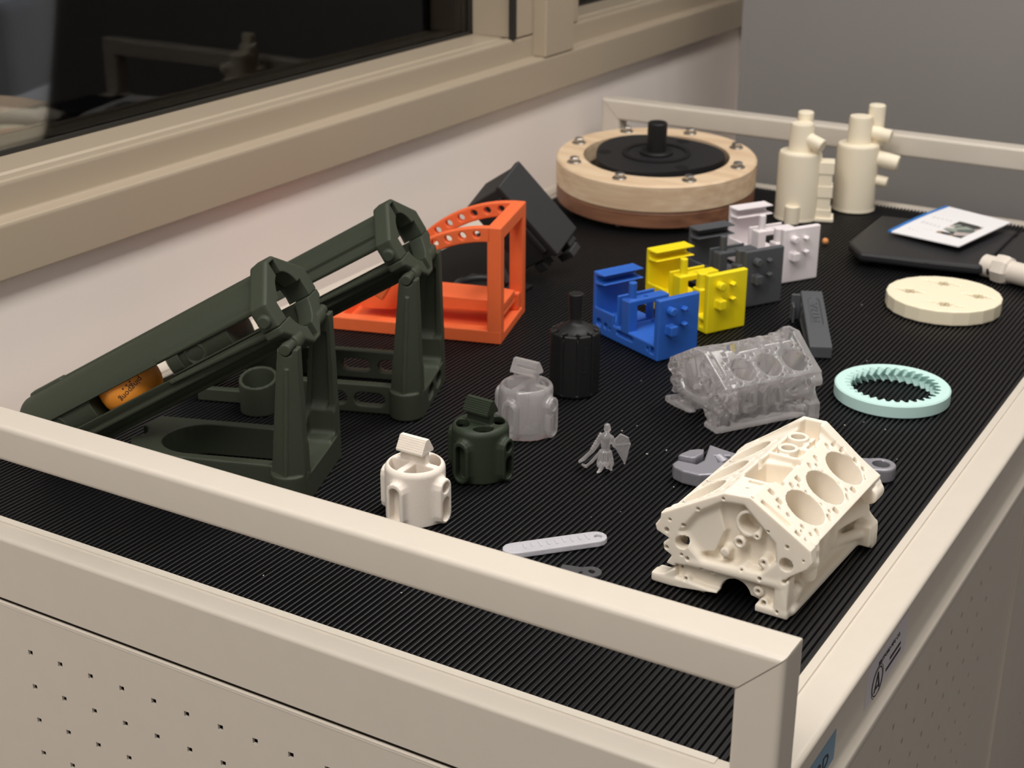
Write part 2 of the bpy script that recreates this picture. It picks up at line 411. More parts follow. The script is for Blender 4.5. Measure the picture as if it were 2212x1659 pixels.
# ================================================================== THE CART
cart = thing('tool_cart', 'beige steel cart with perforated side panels, holding the printed parts', 'cart', (-228, 400, -900))
CO = (228, -400, 900)                        # world mm -> cart local
def cobj(name, vf, m, parent=None, label=None, smooth=False, sharp=35): return obj(name, mv(vf, CO), m, parent or cart, label, smooth, sharp)
XL, XR, YN, YF = -478, 22, -17, 829
# rims
def sweep_y(prof, y0, y1):
    n = len(prof); V = [(x, y0, z) for x, z in prof]+[(x, y1, z) for x, z in prof]
    return V, [(i, n+i, n+(i+1) % n, (i+1) % n) for i in range(n)]+[tuple(range(n)), tuple(range(n, 2*n))[::-1]]
def sweep_x(prof, x0, x1):
    n = len(prof); V = [(x0, y, z) for y, z in prof]+[(x1, y, z) for y, z in prof]
    return V, [(i, n+i, n+(i+1) % n, (i+1) % n) for i in range(n)]+[tuple(range(n)), tuple(range(n, 2*n))[::-1]]
side = [(-3, -4), (0, -4), (0, -.8), (.5, -.4), (4.2, -.4), (4.6, -1.2), (5.8, -1.2), (6.2, -.2), (19.5, 0), (21.4, -.6), (22.2, -1.8), (22.2, -3.2), (21, -4.6), (20.6, -6),
        (20.6, -27), (21.2, -30.5), (22.2, -32), (24.4, -33.4), (25, -34.5), (25, -38), (24, -39.5), (18, -40), (16, -42), (-3, -42)]
cobj('side_rim', sweep_y(side, YN, YF), PAINT, smooth=True, sharp=50)
cobj('side_rim', sweep_y([(-456-x, z) for x, z in side][::-1], YN, YF), PAINT, smooth=True, sharp=50)
near = [(3, -4), (0, -4), (0, -.6), (-4.8, -.4), (-5.4, -1), (-6, -.4), (-14.5, 0), (-16.3, -.6), (-17, -2), (-17, -34.6), (-16.4, -35.4), (-14, -35.6), (-14, -36.6), (3, -36.6)]
cobj('end_rim', sweep_x(near, XL, XR), PAINT, smooth=True, sharp=50)
cobj('end_rim', sweep_x([(806-(y), z) for y, z in near][::-1], XL, XR), PAINT, smooth=True, sharp=50)
cobj('adhesive_strip', box((-440, -4.2, -.5), (-6, -.2, .05)), mat('pale_adhesive', (222, 214, 200), .35, bump=.6, bscale=900), label='pale bubbled glue line along the mat edge')
cobj('tray', box((-457, 0, -8), (1, 807, -4)), PAINTD)
# perforated panels
def perf(hx, hz, a, w, h, t):
    """panel in local (p, q), thickness t behind; square holes half size a at hx x hz"""
    xs = sorted([0, w]+[v for x in hx for v in (x-a, x+a)]); zs = sorted([0, h]+[v for z in hz for v in (z-a, z+a)])
    nx, nz = len(xs), len(zs); V = [(x, z, 0) for z in zs for x in xs]+[(x, z, -t) for z in zs for x in xs]; o = nx*nz; F = []
    for j in range(nz-1):
        for i in range(nx-1):
            q = (j*nx+i, j*nx+i+1, (j+1)*nx+i+1, (j+1)*nx+i)
            if i % 2 == 1 and j % 2 == 1:
                for k in range(4): F.append((q[k], q[(k+1) % 4], q[(k+1) % 4]+o, q[k]+o))
            else:
                F.append(q); F.append(tuple(v+o for v in q[::-1]))
    return V, F
pn = perf([112.3+20.5*k for k in range(14)], [446-20*k for k in range(20)], 1.55, 500, 470, 1.4)
V, F = pn
fr = frame((XL, -18, -507), (1, 0, 0), (0, 0, 1), (0, -1, 0))
V = [tuple(fr @ Vector(v)) for v in V]
cobj('end_panel', (V, F), PAINT)
cobj('panel_lip', rod((XL+1, -16.6, -38.3), (XR-6, -16.6, -38.3), 1.5, 12), PAINT, smooth=True)
ps = perf([88+20.5*k for k in range(15)], [453.5-20.6*k for k in range(20)], 1.6, 458, 495, 1.4)
fr = frame((16, -16, -536), (0, 1, 0), (0, 0, 1), (1, 0, 0))
cobj('side_panel', ([tuple(fr @ Vector(v)) for v in ps[0]], ps[1]), PAINT)
p2 = perf([97+20.5*k for k in range(12)], [448-20.6*k for k in range(20)], 1.6, 380, 495, 1.4)
fr = frame((16, 450, -536), (0, 1, 0), (0, 0, 1), (1, 0, 0))
cobj('side_panel', ([tuple(fr @ Vector(v)) for v in p2[0]], p2[1]), PAINT)
cobj('seam_strip', box((13, 442, -536), (17.2, 446, -42), .6), PAINT)
cobj('corner_post', box((4, -17, -536), (16, -8, -42), 1), PAINT)
cobj('hole_light_block', box((-470, -8, -540), (6, 824, -45)), PAINTD)  # box added behind the panels so light doesn't leak through the holes
for s in ((-440, 20), (-20, 20), (-440, 790), (-20, 790)):
    cobj('caster', join(rod((s[0]-12, s[1], -850), (s[0]+12, s[1], -850), 48, 20), box((s[0]-18, s[1]-30, -830), (s[0]+18, s[1]+30, -790))), BLACK2)
cobj('base_frame', box((-470, -8, -800), (6, 824, -540)), PAINT)
# guard rails: mitred square tubes
S = 18.8
def sq(n=3, r=2.6, s=S):
    out = []
    for cx, cy, a0 in ((s-r, r, -90), (s-r, s-r, 0), (r, s-r, 90), (r, r, 180)):
        out += [(cx+r*math.cos(R(a0+90*k/n)), cy+r*math.sin(R(a0+90*k/n))) for k in range(n+1)]
    return out
def rail(y0, zt, name_near):
    P = sq(); n = len(P); xr, xl = 23., -479.; g = .28
    V = []                                              # crossbar: profile (y, z)
    for y, z in P: V.append((xl+(S-z)+g, y0+y, zt-S+z))
    for y, z in P: V.append((xr-(S-z)-g, y0+y, zt-S+z))
    F = [(i, (i+1) % n, n+(i+1) % n, n+i) for i in range(n)]+[tuple(range(n))[::-1], tuple(range(n, 2*n))]
    rl = cobj('guard_rail', (V, F), PAINT, smooth=True, sharp=50)
    for s in (0, 1):
        V = []
        for x, y in P: V.append(((xr-S+x) if s else (xl+S-x), y0+y, .2))
        for x, y in P: V.append(((xr-S+x) if s else (xl+S-x), y0+y, zt-(S-(S-x))-g))
        for i in range(n): V[n+i] = (V[n+i][0], V[n+i][1], zt-(S-(S-P[i][0]))-g) if False else (V[n+i][0], V[n+i][1], zt-S+P[i][0]-g)
        F = [(i, (i+1) % n, n+(i+1) % n, n+i) for i in range(n)]+[tuple(range(n))[::-1], tuple(range(n, 2*n))]
        if not s: F = [f[::-1] for f in F]
        o = link('rail_post', mesh('rail_post', mv((V, F), CO)[0], F, True, 50), PAINT, rl)
    return rl
rail(-17, 62, 1)
rail(811, 62, 0)
# stickers on the side face
st = cobj('name_plate', box((20.6, 100, -37), (20.85, 158, -7)), LABW, label='white printed maker label')
def on_side(me, y, z, sx=1.):
    return map_mesh(me, lambda c: np.stack([20.9+c[:, 2]+CO[0], y+c[:, 0]*sx+CO[1], z+c[:, 1]+CO[2]], 1))
link('lettering', on_side(text_mesh('BRETFORD MFG CO.', 3.4), 131, -13.2, 1.0), INK, st)
ring_ = lathe([(7.2, 0), (7.2, .08), (6.6, .08), (6.6, 0)], 40, (0, 0, 0), (0, 0, 1), True)
lo = join(ring_, lathe([(8.2, 0), (8.2, .08), (7.9, .08), (7.9, 0)], 40, (0, 0, 0), (0, 0, 1), True))
link('emblem', on_side(mesh('emblem', *lo), 116, -22), INK, st)
tri = [(-4.2, -4.4), (-2.6, -4.4), (0, 2.4), (1.6, -2.2), (-1.6, -2.2), (-2, -3.4), (2.2, -3.4), (2.6, -4.4), (4.2, -4.4), (.7, 5), (-.7, 5)]
link('emblem', on_side(mesh('emblem', *prism(tri, 0, .1)), 116, -22), INK, st)
for k, (y, w) in enumerate(((110, 12), (124, 9), (143, 8), (112, 16), (141, 16), (139, 22))):
    link('fine_print', on_side(mesh('fine_print', *box((-w/2, -(.3 if k < 4 else .8), 0), (w/2, (.3 if k < 4 else .8), .06))), y, (-33, -33, -33, -34.5, -19.5, -23)[k]), INK, st)
sb = cobj('blue_label', box((20.6, -12, -31), (20.85, 61, -14), 0), LABB, label='pale blue label with dark lettering')
link('lettering', on_side(text_mesh('BRETFORD', 9), 26, -23, 1.25), INK, sb)

# ---------------------------------------------------------------- ribbed mat
pitch = 3.0; prof = []
x = -455.6
while x < -2:
    prof += [(x, -1.5), (x+1.0, -1.5), (x+1.45, -.15), (x+1.75, 0), (x+2.25, 0), (x+2.55, -.15)]; x += pitch
prof += [(x, -1.5), (-.2, -1.5)]
n = len(prof)
V = [(x, .3, z) for x, z in prof]+[(x, 806.7, z) for x, z in prof]+[(prof[0][0], .3, -3.6), (prof[-1][0], .3, -3.6), (prof[0][0], 806.7, -3.6), (prof[-1][0], 806.7, -3.6)]
F = [(i, i+1, n+i+1, n+i) for i in range(n-1)]
for i in range(n-1): F.append((2*n, 2*n+1, i+1, i)) if False else None
F = [f for f in F if f]
F.append(tuple([2*n, 2*n+1]+list(range(n-1, -1, -1)))); F.append(tuple([2*n+3, 2*n+2]+list(range(n, 2*n)))); F.append((2*n, 2*n+2, 2*n+3, 2*n+1))
F.append((0, n, 2*n+2, 2*n)); F.append((n-1, 2*n+1, 2*n+3, 2*n-1))
tag(obj('ribbed_mat', (V, F), RUBBER), 'black finely ribbed rubber mat lining the cart top', 'mat')
# ================================================================== PRINTED ENGINE BLOCKS
def engine_meshes():
    v = Vol((-2.5, -2.5, -1), (79, 97, 61.5), .52)
    banks = [(5, 35.5), (33.5, 53.8), (45.5, 53.8), (75, 36.3), (72.5, 32.5), (68, 31.5), (59.5, 22), (59, 8), (19, 8), (18.5, 22), (10, 31.5), (6, 32.5)]
    v.add(sprism(banks, (0, 0, 0), X1, Z1, -92, -3, .8))
    v.add(sprism([(17, 25), (15, 6), (10, 3.5), (10, 0), (26, 0), (30, 4.5), (52, 4.5), (54, 0), (67, 0), (67, 3.5), (63, 6), (61, 25)], (0, 0, 0), X1, Z1, -86, -2, .6))
    plate = [(0, 0), (0, 4.2), (6, 5), (12, 10.3), (7, 11), (9.5, 15.6), (5.6, 17.6), (5, 21), (7.9, 24), (1.4, 26.4), (.6, 29.2), (3, 33), (3.2, 36), (33.6, 54), (46, 55),
             (70, 40.5), (75.5, 37), (76.6, 31), (74.5, 27.5), (67.5, 22), (63, 17.5), (66, 7), (67, 0), (52, 0), (52, 3.6), (48, 4.6), (28, 2), (14, 0)]
    v.add(sprism(plate, (0, 0, 0), X1, Z1, -6, 0, .7), k=1.2)
    v.add(sbox((6, 5, 2.2), (6, 5, 2.2), 1.6), sbox((59.5, 4.5, 1.7), (7.5, 4.5, 1.7), 1), sbox((64.5, 4, 10), (2.2, 4, 9), 1), k=1.5)
    rear = [(2, 0), (2, 11), (9, 18), (8, 24), (2, 27), (3, 34), (20, 47), (34, 58), (46, 58), (60, 47), (75.5, 34), (76.5, 27), (69.5, 24), (68, 20), (75.5, 12.5), (76.5, 0), (60, 0), (56, 6), (23, 6), (18, 0)]
    v.add(sprism(rear, (0, 0, 0), X1, Z1, -91.5, -84.5, .8), k=1.5)
    for s in (1, -1):                                   # webs and lugs on both flanks
        c = lambda x: 39.5+s*(x-39.5)
        v.add(scap((c(60), 58, 15), (c(68), 86, 20), 2, 4.5), scap((c(61), 60, 8), (c(72), 87, 8), 1.6, 3.2), k=4)
        v.add(scap((c(72.5), 9.5, 33), (c(71), 12, 19), 3.4, 3.8), scap((c(74), 8.5, 27), (c(70), 9, 24), 2.6, 3), scap((c(66), 21, 30), (c(63), 21, 8), 2.6, 3.4), scap((c(64), 37.5, 29), (c(62.5), 37.5, 8), 2.2, 2.8), scap((c(64), 50, 29), (c(62.5), 50, 8), 2.2, 2.6), scap((c(64.5), 62, 29), (c(63), 62, 10), 2.4, 2.8), k=2)
        v.add(scap((c(66), 10, 11), (c(64), 10, 4), 3.6, 4.2), scap((c(64.5), 30, 13), (c(64.5), 34, 13), 3), k=1.5)
        v.add(scap((c(67), 6, 2.2), (c(68), 84, 2.2), 2.2), k=1.5)
        v.add(scyl((c(73.5), 80, 29.5), (c(73.5), 91, 29.5), 4.2, 1), k=1); v.add(sbox((c(71.5), 86.5, 7), (4.5, 5, 5.5), 1), k=1.2)
    # front cover recess with its ribs and bosses
    v.sub(sprism([(13.5, 29), (21, 40), (33, 48.6), (43, 49.8), (58.5, 35.5), (59.5, 27), (53, 19.4), (25, 17.2), (19.5, 22)], (0, 0, 0), X1, Z1, -7, 3), k=2.2)
    v.add(sprism([(13, 28), (21, 40), (30, 46), (34, 34), (30, 22), (20, 19)], (0, 0, 0), X1, Z1, -7, -3.2, .8), k=3)
    v.sub(sprism([(12, 11.5), (12, 5), (28, 4), (60, 4), (60, 14), (25, 13)], (0, 0, 0), X1, Z1, -4, 3), k=1.6)
    v.add(scap((19, 2.2, 14.8), (62.5, 2.2, 16.2), 2.5), k=1.2)
    v.add(scyl((45.4, 9, 40.5), (45.4, 2.2, 40.5), 7, .8, 6.6), k=1.5); v.sub(scyl((45.4, 12, 40.8), (45.4, -1, 40.8), 4.8))
    for x, z, ro, ri in ((41.7, 30.9, 2.9, 1.4), (53.8, 24.2, 2.6, .9), (49.8, 36.1, 1.8, .7), (52.2, 9.2, 2.6, .9), (55.3, 4.4, 2.2, 1.1), (16.9, 5.1, 2, .8), (30, 12.6, 1.8, .6), (25, 13, 1.8, .6), (44, 18, 2, .6), (35, 24, 2.2, 0)):
        v.add(scyl((x, 9, z), (x, 1.2, z), ro, .5), k=1.5)
        if ri: v.sub(scyl((x, 8, z), (x, -1, z), ri))
    for x, z, r in ((14.3, 23.6, 3.2), (64.8, 27.1, 3.2), (21.5, 42.6, .9), (14.5, 32.5, .9), (6.6, 28, 1.2), (7, 19.2, 1), (14.6, 17.5, .8), (17.6, 16.3, 1), (18.2, 11.9, 1.1), (13.4, 9.1, .8), (55.3, 40.8, .7), (64.6, 35.9, 1), (53.1, 16.6, 1), (64.5, 18.5, 1), (62.5, 2.8, .8), (33.3, 50.9, .8), (72.5, 31.3, .6), (47.1, 33.6, 1.2), (8, 33.6, .8)):
        v.sub(scyl((x, 7, z), (x, -1, z), r))
    # valley
    v.sub(sprism([(32.5, 60), (32.5, 49.5), (46.5, 49.5), (46.5, 60)], (0, 0, 0), X1, Z1, -82, -20), k=1.5)
    v.sub(sprism([(31, 27), (48.5, 27), (47.5, 52), (33, 49)], (0, 0, 38), X1, Y1, 0, 24), k=1.5)
    v.sub(sprism([(33, 79), (46, 79), (44, 89), (36, 89)], (0, 0, 46), X1, Y1, 0, 20), k=1)
    v.add(sbox((39.5, 54, 49), (8, 1.1, 3.6), .5), sbox((39.5, 66, 49), (7, 1, 3.5), .5), sbox((39.5, 22, 50), (7, 1, 2.8), .4), sbox((44, 72, 50), (1, 8, 3), .4), k=1.5)
    for x, y, ro, ri, zt in ((39, 60, 5, 3.2, 54.5), (38.5, 73.5, 5.2, 3.4, 55), (39.5, 34, 2.9, .9, 43.5)):
        v.add(scyl((x, y, 36), (x, y, zt), ro, .5), k=1.2); v.sub(scyl((x, y, 40), (x, y, 60), ri))
    v.sub(sprism(obround(41, 18, 3.6, 1.6), (0, 0, 50), X1, Y1, 0, 10), scyl((39.8, 11, 50), (39.8, 11, 60), .9), scyl((46.3, 1.8, 51), (46.3, 1.8, 60), .8), scyl((36, 64, 46), (36, 64, 52), .8))
    # cylinder bores and deck ports
    dR = np.array([.857, 0, -.515]); nR = np.array([.515, 0, .857]); aR = np.array([45.5, 0, 53.9])
    for s in (1, -1):
        d = dR*[s, 1, 1]; n = nR*[s, 1, 1]; a = np.array([39.5+s*6, 0, 53.9])
        for vc in ((25.8, 50, 74.5) if s > 0 else (17.5, 43, 69)):
            c = a+d*19.7+np.array([0, vc, 0]); v.sub(scyl(c-n*34, c+n*4, 10.3))
        H = [(51.3, 2.7, 1.7), (28.4, 4.3, 1.9), (17, 4.4, 1.8), (64.2, 7.3, 1.5), (60.1, 9.7, 1), (55.4, 8, 1.4), (59.1, 14, 1), (79.8, 6.9, 1.5), (83.9, 8.2, 1), (84.5, 12.7, 1), (72.9, 1.9, 1.5), (85.3, 21.4, 1.3), (85, 26.3, 1.2), (80.3, 28.8, 1.4),
             (64.6, 29.7, 1.6), (60.8, 27.5, 1), (56, 29.8, 1.5), (60.3, 22.8, 1), (40.2, 8.2, 1.6), (36, 10.7, 1), (32, 8.9, 1.4), (36.2, 15.1, 1), (36.2, 23.8, 1), (40.7, 30.3, 1.6), (36.7, 28.5, 1), (32.2, 30.3, 1.5), (15.6, 9.6, 1.6), (11.7, 11.7, 1), (12, 16.6, 1.2),
             (12.3, 24.6, 1.2), (8.9, 25.6, .8), (12.1, 29.5, 1.1), (16.6, 31, 1.5), (4.4, 25.2, 1.9), (4.4, 29.6, .8)]
        sh = 0 if s > 0 else -7.5
        for y, t, r in H:
            y += sh
            if y < 3 or y > 82 and s < 0: continue
            c = a+d*t+np.array([0, y, 0])
            if r > 1.55: v.sub(sbox(c, (1.7, 1.6, 4.5), .5, (np.array([0, 1., 0]), d, n)))
            elif r > 1.25: v.sub(scap(c-n*2.2-d*.6+[0, .6, 0], c+n*3-d*.6+[0, .6, 0], 1.35), scap(c-n*2+d*.9-[0, .6, 0], c+n*3+d*.9-[0, .6, 0], .95))
            else: v.sub(scyl(c-n*4, c+n*3, r*1.0))
        for vc in ((25.8, 50, 74.5) if s > 0 else (17.5, 43, 69)):
            c = a+d*19.7+np.array([0, vc, 0]); v.add(scyl(c-n*30, c-n*.1, 11.2)); v.sub(scyl(c-n*34, c+n*4, 10.3))
        v.sub(sbox(a+d*12.6+np.array([0, 5.4+(0 if s > 0 else 0), 0]), (2.3, 8.4, 2.2), .4, (np.array([0, 1., 0]), d, n)) if s > 0 else sbox(a+d*15+np.array([0, 87, 0]), (2, 10, 2.2), .4, (np.array([0, 1., 0]), d, n)))
    v.sub(scyl((40.5, -3, 3.2), (40.5, 95, 3.2), 7.4)); v.sub(sprism([(24, -2), (56, -2), (54, 9), (26, 9)], (0, 0, 0), X1, Z1, -80, -9))
    v.cut(lambda X, Y, Z: -Z-.0+0*X+0*Y)
    def cls(c):
        dd = (np.abs(c[:, 0]-39.5)-6)*.515+(c[:, 2]-53.9)*.857
        l = np.where(dd > -13, np.where(c[:, 0] > 39.5, 2, 3), 4); l = np.where(c[:, 1] < 6.2, 0, l); return np.where(c[:, 1] > 83.2, 1, l)
    return sdf_parts(v, cls, ['front_flange', 'rear_flange', 'cylinder_bank', 'cylinder_bank', 'crankcase'])
EM = engine_meshes()
def engine(name, label, loc, rz, sc, m, group=None):
    t = thing(name, label, 'engine block', loc, rz, group); t.scale = sc
    for e in EM: link(e.name.split('.')[0], e, m, t)
    return t
engine('engine_block', 'cream printed V6 engine block model at the front right of the mat', (-87.4, 110.1, .1), -1.4, (1, 1, 1), CREAM)
engine('engine_block', 'clear resin V6 engine block model behind the grey wrench', (-174.2, 309.3, .1), -32.8, (.81, .73, .80), CLEAR)

# ================================================================== PRINTED VALVE BODIES
def valve_meshes(variant):
    v = Vol((-21, -21, -.5), (21, 21, 38), .42)
    v.add(scyl((0, 0, -6), (0, 0, 30), 15.2, 3.4))
    for ang in (-90, 0, 180, 90):
        e1 = (math.cos(R(ang)), math.sin(R(ang)), 0); tn = (-e1[1], e1[0], 0)     # radial, tangential
        # obround boss in (tangential, z), extruded radially : e3 = tn x z = radial
        v.add(sprism(obround(0, 12.4, 4.9, 12.2), (0, 0, 0), tn, Z1, 8, 18.6, .9), k=2.4)
    inner = 12.9
    def quad(z0, z1, grow=0.):
        f = scyl((0, 0, z0), (0, 0, z1), inner)
        def fn(X, Y, Z): return np.maximum(f[0](X, Y, Z), np.maximum(1.9-np.abs(X), 1.9-np.abs(Y)))
        return fn, f[1], f[2]
    if variant == 'open':
        v.sub(quad(3, 40), k=.8)
    else:
        v.sub(quad(3, 26))
        for sx in (1, -1):
            for sy in (1, -1):
                c = np.array([sx, sy])*.7071; tg = (-c[1], c[0], 0.)
                v.sub(sprism([(3.7*math.cos(R(a)), 5.6*math.sin(R(a))) for a in range(0, 360, 24)], (c[0]*9.4, c[1]*9.4, 22), (c[0], c[1], 0.), tg, 0, 16), k=.6)
    for ang in (-90, 180, 90):
        e1 = (math.cos(R(ang)), math.sin(R(ang)), 0); tn = (-e1[1], e1[0], 0)
        v.sub(sprism(obround(0, 12.2, 3., 9.8), (0, 0, 0), tn, Z1, 14.2 if ang != 180 else 17.5, 22), k=.5)
    v.sub(sprism(obround(0, 8.2, 2.9, 6.4), (0, 0, 0), Y1, Z1, 14.2, 22), scyl((14.2, 0, 19.8), (22, 0, 19.8), 2.8), k=.5)
    v.add(sbox((0, 0, 31.5), (7.7, 1.7, 5.2), .3), k=.6)
    v.cut(lambda X, Y, Z: -Z+0*X+0*Y)
    def cls(c):
        r = np.hypot(c[:, 0], c[:, 1]); a = np.degrees(np.arctan2(c[:, 1], c[:, 0])); q = np.round(a/90).astype(int) % 4
        port = (np.minimum(np.abs(c[:, 0]), np.abs(c[:, 1])) < 6.2) & (r > 15.9)
        l = np.where(port, 1+q, 0); return np.where((c[:, 2] > 30.4) & (np.abs(c[:, 1]) < 2.4), 5, l)
    return sdf_parts(v, cls, ['body', 'port', 'port', 'port', 'port', 'neck'])
def grip_mesh():
    P = [(-1.5, 36.2), (-4.9, 35.9), (-5, 36.9)]
    for k in range(6): t0, t1 = k/6, (k+.55)/6; P += [(-5+3.6*t0, 36.9+6*t0), (-5+3.6*t1-.05, 36.9+6*t1+.12), (-5+3.6*t1+.38, 36.9+6*t1+.1)]
    P += [(-1.3, 43.2)]; P = P+[(-y, z) for y, z in P[::-1]]
    return mesh('grip', *prism(P, -7.9, 7.9, FR_YZ))
VO, VG = valve_meshes('open'), valve_meshes('oval'); GR = grip_mesh()
def valve(label, loc, rz, ms, m):
    t = thing('valve_body', label, 'valve body', loc, rz, 'printed valve bodies')
    for e in ms: link(e.name.split('.')[0], e, m, t)
    link('grip', GR, m, t)
valve('white nylon valve body with a ridged grip on top, nearest the front rail', (-218.0, 108.6, .1), -1, VO, NYLON)
valve('dark green valve body with four oval holes around its ridged grip', (-216.0, 167.4, .1), -4, VG, DGREEN)
valve('clear resin valve body with a ridged grip, beside the black fluted pot', (-223.0, 228.0, .1), -3, VO, CLEAR)
# ================================================================== BALL LAUNCHERS
def launcher(label, loc, tilt, variant):
    t = thing('ball_launcher', label, 'ball launcher', loc, 20, 'olive green ball launchers')
    h = .62
    # --- base with two tapered uprights
    v = Vol((-112 if variant == 'a' else -140, -20 if variant == 'b' else -9, -.5), (4, 62, 87), h)
    def upright(sgn, yo):                            # yo: outer face, sgn: +1 when the outside is toward -y
        def fn(X, Y, Z):
            t = np.clip(Z/84, 0, 1); hw = 10-4.7*t; d = sgn*(Y-yo); ax = np.abs(X+8.5-2.9*t)
            out = (6.6-5.8*t)*(1-np.clip(ax-1.3, 0, 20)/hw)+np.where(Z < 74, np.clip((1.3-ax)*3, 0, .9), 0)
            out = np.where(Z > 16.8, out, -1.)
            return np.maximum(np.maximum(ax-hw, d-6.5), np.maximum(-d-out, np.maximum(Z-84, -Z)))*.93
        lo, hi = sorted((yo-8*sgn, yo+6.5*sgn)); return fn, np.array([-18.5, lo, 0]), np.array([1.5, hi, 84])
    for s in (0, 1):
        y = lambda a: a if s == 0 else 60-a          # a: depth measured inward from the outer face
        v.add(upright(1 if s == 0 else -1, y(0)))
        v.add(scyl((-8.5, y(3), 0), (-8.5, y(3), 16.8), 10, .8))
        lo, hi = sorted((y(4.4), y(9)))
        v.sub(sprism([(-14, 16), (-3, 16), (-2.6, 74), (-9.5, 74)], (0, 0, 0), X1, Z1, -hi, -lo))
        v.sub(scyl((-6.3, y(-6), 84), (-6.3, y(9), 84), 3.5))
    v.add(sprism([(-18, 0), (1.5, 0), (1.5, 14.5), (-18, 14.5)], (0, 0, 0), X1, Z1, -60, 0, .8))
    v.add(sprism([(3, 14), (17, 14), (7, 30), (3, 34)], (0, 0, 0), Y1, Z1, -17, .4, .6), sprism([(57, 14), (43, 14), (53, 30), (57, 34)], (0, 0, 0), Y1, Z1, -17, .4, .6), k=2)
    v.sub(sbox((-6, 30, 25), (8, 22.5, 9), 3))
    if variant == 'a':
        v.add(sprism([(-18, 4), (-18, 54), (-99, 54), (-104, 38), (-104, 25), (-97, 6)], (0, 0, 0), X1, Y1, 0, 18, .8))
        ip = [(-16, 10.5), (-16, 48)]+[(-66+20*math.cos(R(a))-1, 28+20*math.sin(R(a))) for a in range(90, 181, 15)]+[(-67+20*math.cos(R(a)), 28+17.5*math.sin(R(a))) for a in range(195, 271, 15)]
        v.sub(sprism(ip, (0, 0, 0), X1, Y1, -2, 30)); v.sub(scyl((-105, 32, 4), (-105, 32, 22), 7))
    else:
        v.add(sbox((-58, 4.2, 9), (44, 2.9, 9), .6), sbox((-66, 56.6, 9), (52, 3, 9), .6))
        v.sub(*[sprism(obround(x, 8.6, 9.3, 4.1), (0, 0, 0), X1, Z1, -70, 10) for x in (-30.5, -53.5)], sprism(obround(-76, 8.6, 9.3, 4.1), (0, 0, 0), X1, Z1, -70, -40))
        v.add(sbox((-118, 3, 4), (18, 2.6, 4), .6), k=1); v.add(sbox((-88, 5, 6), (12, 2.4, 6), .6), k=1)
        v.add(sprism([(-116, 30), (-110, 30), (-100, 59), (-116, 59)], (0, 0, 0), X1, Y1, 0, 16, .6), scyl((-95, -6, 0), (-95, -6, 30), 11.2))
        v.sub(scyl((-95, -6, 2), (-95, -6, 40), 9.2)); v.sub((lambda X, Y, Z: 20.6+.27*(Y+6)-Z+0*X, np.array([-107, -18, 15]), np.array([-83, 6, 32])))
        v.sub(*[sprism(obround(y, 8.2, 7, 4.4), (0, 0, 0), Y1, Z1, -6, 5) for y in (22, 41.5)])
    v.cut(lambda X, Y, Z: -Z+0*X+0*Y)
    def cls(c): return np.where(c[:, 2] > 17.2, np.where(c[:, 1] < 30, 1, 2), 0)
    for e in sdf_parts(v, cls, ['base', 'upright', 'upright']): link(e.name.split('.')[0], e, GREENM, t)
    # --- tilted tube, local x along the axis, origin in the muzzle face
    piv = bpy.data.objects
    m = Matrix.Translation(Vector((-11, 30, 100))*U) @ Matrix.Rotation(-R(tilt), 4, 'Y')
    Ro, Ri = 19.3, 17.5; XB = -171
    hexa = [(-5, 24.2), (5, 24.2), (30.6, 8.6), (30.6, -8.6), (5, -24.2), (-5, -24.2), (-30.6, -8.6), (-30.6, 8.6)]
    def shell(top):
        v = Vol((XB-2, -33, -27), (2, 33, 27), .58)
        v.add(scyl((XB, 0, 0), (-4, 0, 0), Ro, 5))
        if variant == 'b' or True:
            for a in ((100, 140) if top else (215, 250)):
                if variant == 'a' and top: continue
                cy, cz = -Ro*math.sin(R(a-90)), Ro*math.cos(R(a-90))
                v.add(scap((XB+14, cy, cz), (-8, cy, cz), 1.5), k=1.2)
        v.add(scap((-75, -19.3 if top else -18.6, 6.4 if top else -6.6), (-8, -20.6, 6.6 if top else -7), .8, 2.6), k=1.5)
        if top: v.add(sbox((-154, 4, 18.4), (11, 3, 2.2), .6), sbox((-78, 4.5, 18.6), (68, 2, 1.5), .5), k=.8)
        v.add(sprism(hexa, (0, 0, 0), Y1, Z1, -10.5, 0, 1.8))
        v.sub(scyl((XB+4, 0, 0), (-9, 0, 0), Ri)); v.sub(scyl((-12, 0, 0), (3, 0, 0), 15.2))
        v.sub(sbox((-4, 0, 0), (8, 3.4, 22)), sbox((-4, 0, .3), (8, 18.6, 4.8)))
        if top:
            v.add(scyl((-5.5, -27, .8), (-5.5, -36, .8), 3.4, .5), scyl((-5.5, 27, 1), (-5.5, 35, 1), 3.4, .5))
            v.cut(lambda X, Y, Z: np.where((X > -12.5) | (X < -160), -4.4-Z, 5.0-Z)+0*Y)
        else:
            for s in (1, -1):
                v.add(scyl((-4.3, 13*s, -16.2), (-4.3, 23.2*s, -16.2), 4.9, .6), scyl((-4.3, 23*s, -16.2), (-4.3, 31.5*s, -16.2), 3.1, .4))
            v.sub(scyl((-14, 0, 0), (3, 0, 0), 15.2))
            v.cut(lambda X, Y, Z: np.where((Y > 4) & (X > -150) & (X < -22), Z+8.6, Z+4.65))
        return sdf_parts(v, None, ['upper_shell' if top else 'lower_shell'])[0]
    for top in (True, False):
        o = link('upper_shell' if top else 'lower_shell', shell(top), GREENM, t); o.matrix_local = m
    pl = obj('plunger', join(rod((-163, 0, 0), (-124.5, 0, 0), 17.2, 40, .5)), GREENM, t, smooth=True); pl.matrix_local = m
    pr = obj('plunger_ring', lathe([(6.2+2*math.cos(R(a)), 2*math.sin(R(a))) for a in range(0, 360, 45)], 24, (-150, -15.5, 0), (-150, -16.5, 0), True), GREENM, pl, smooth=True)
    return t, m
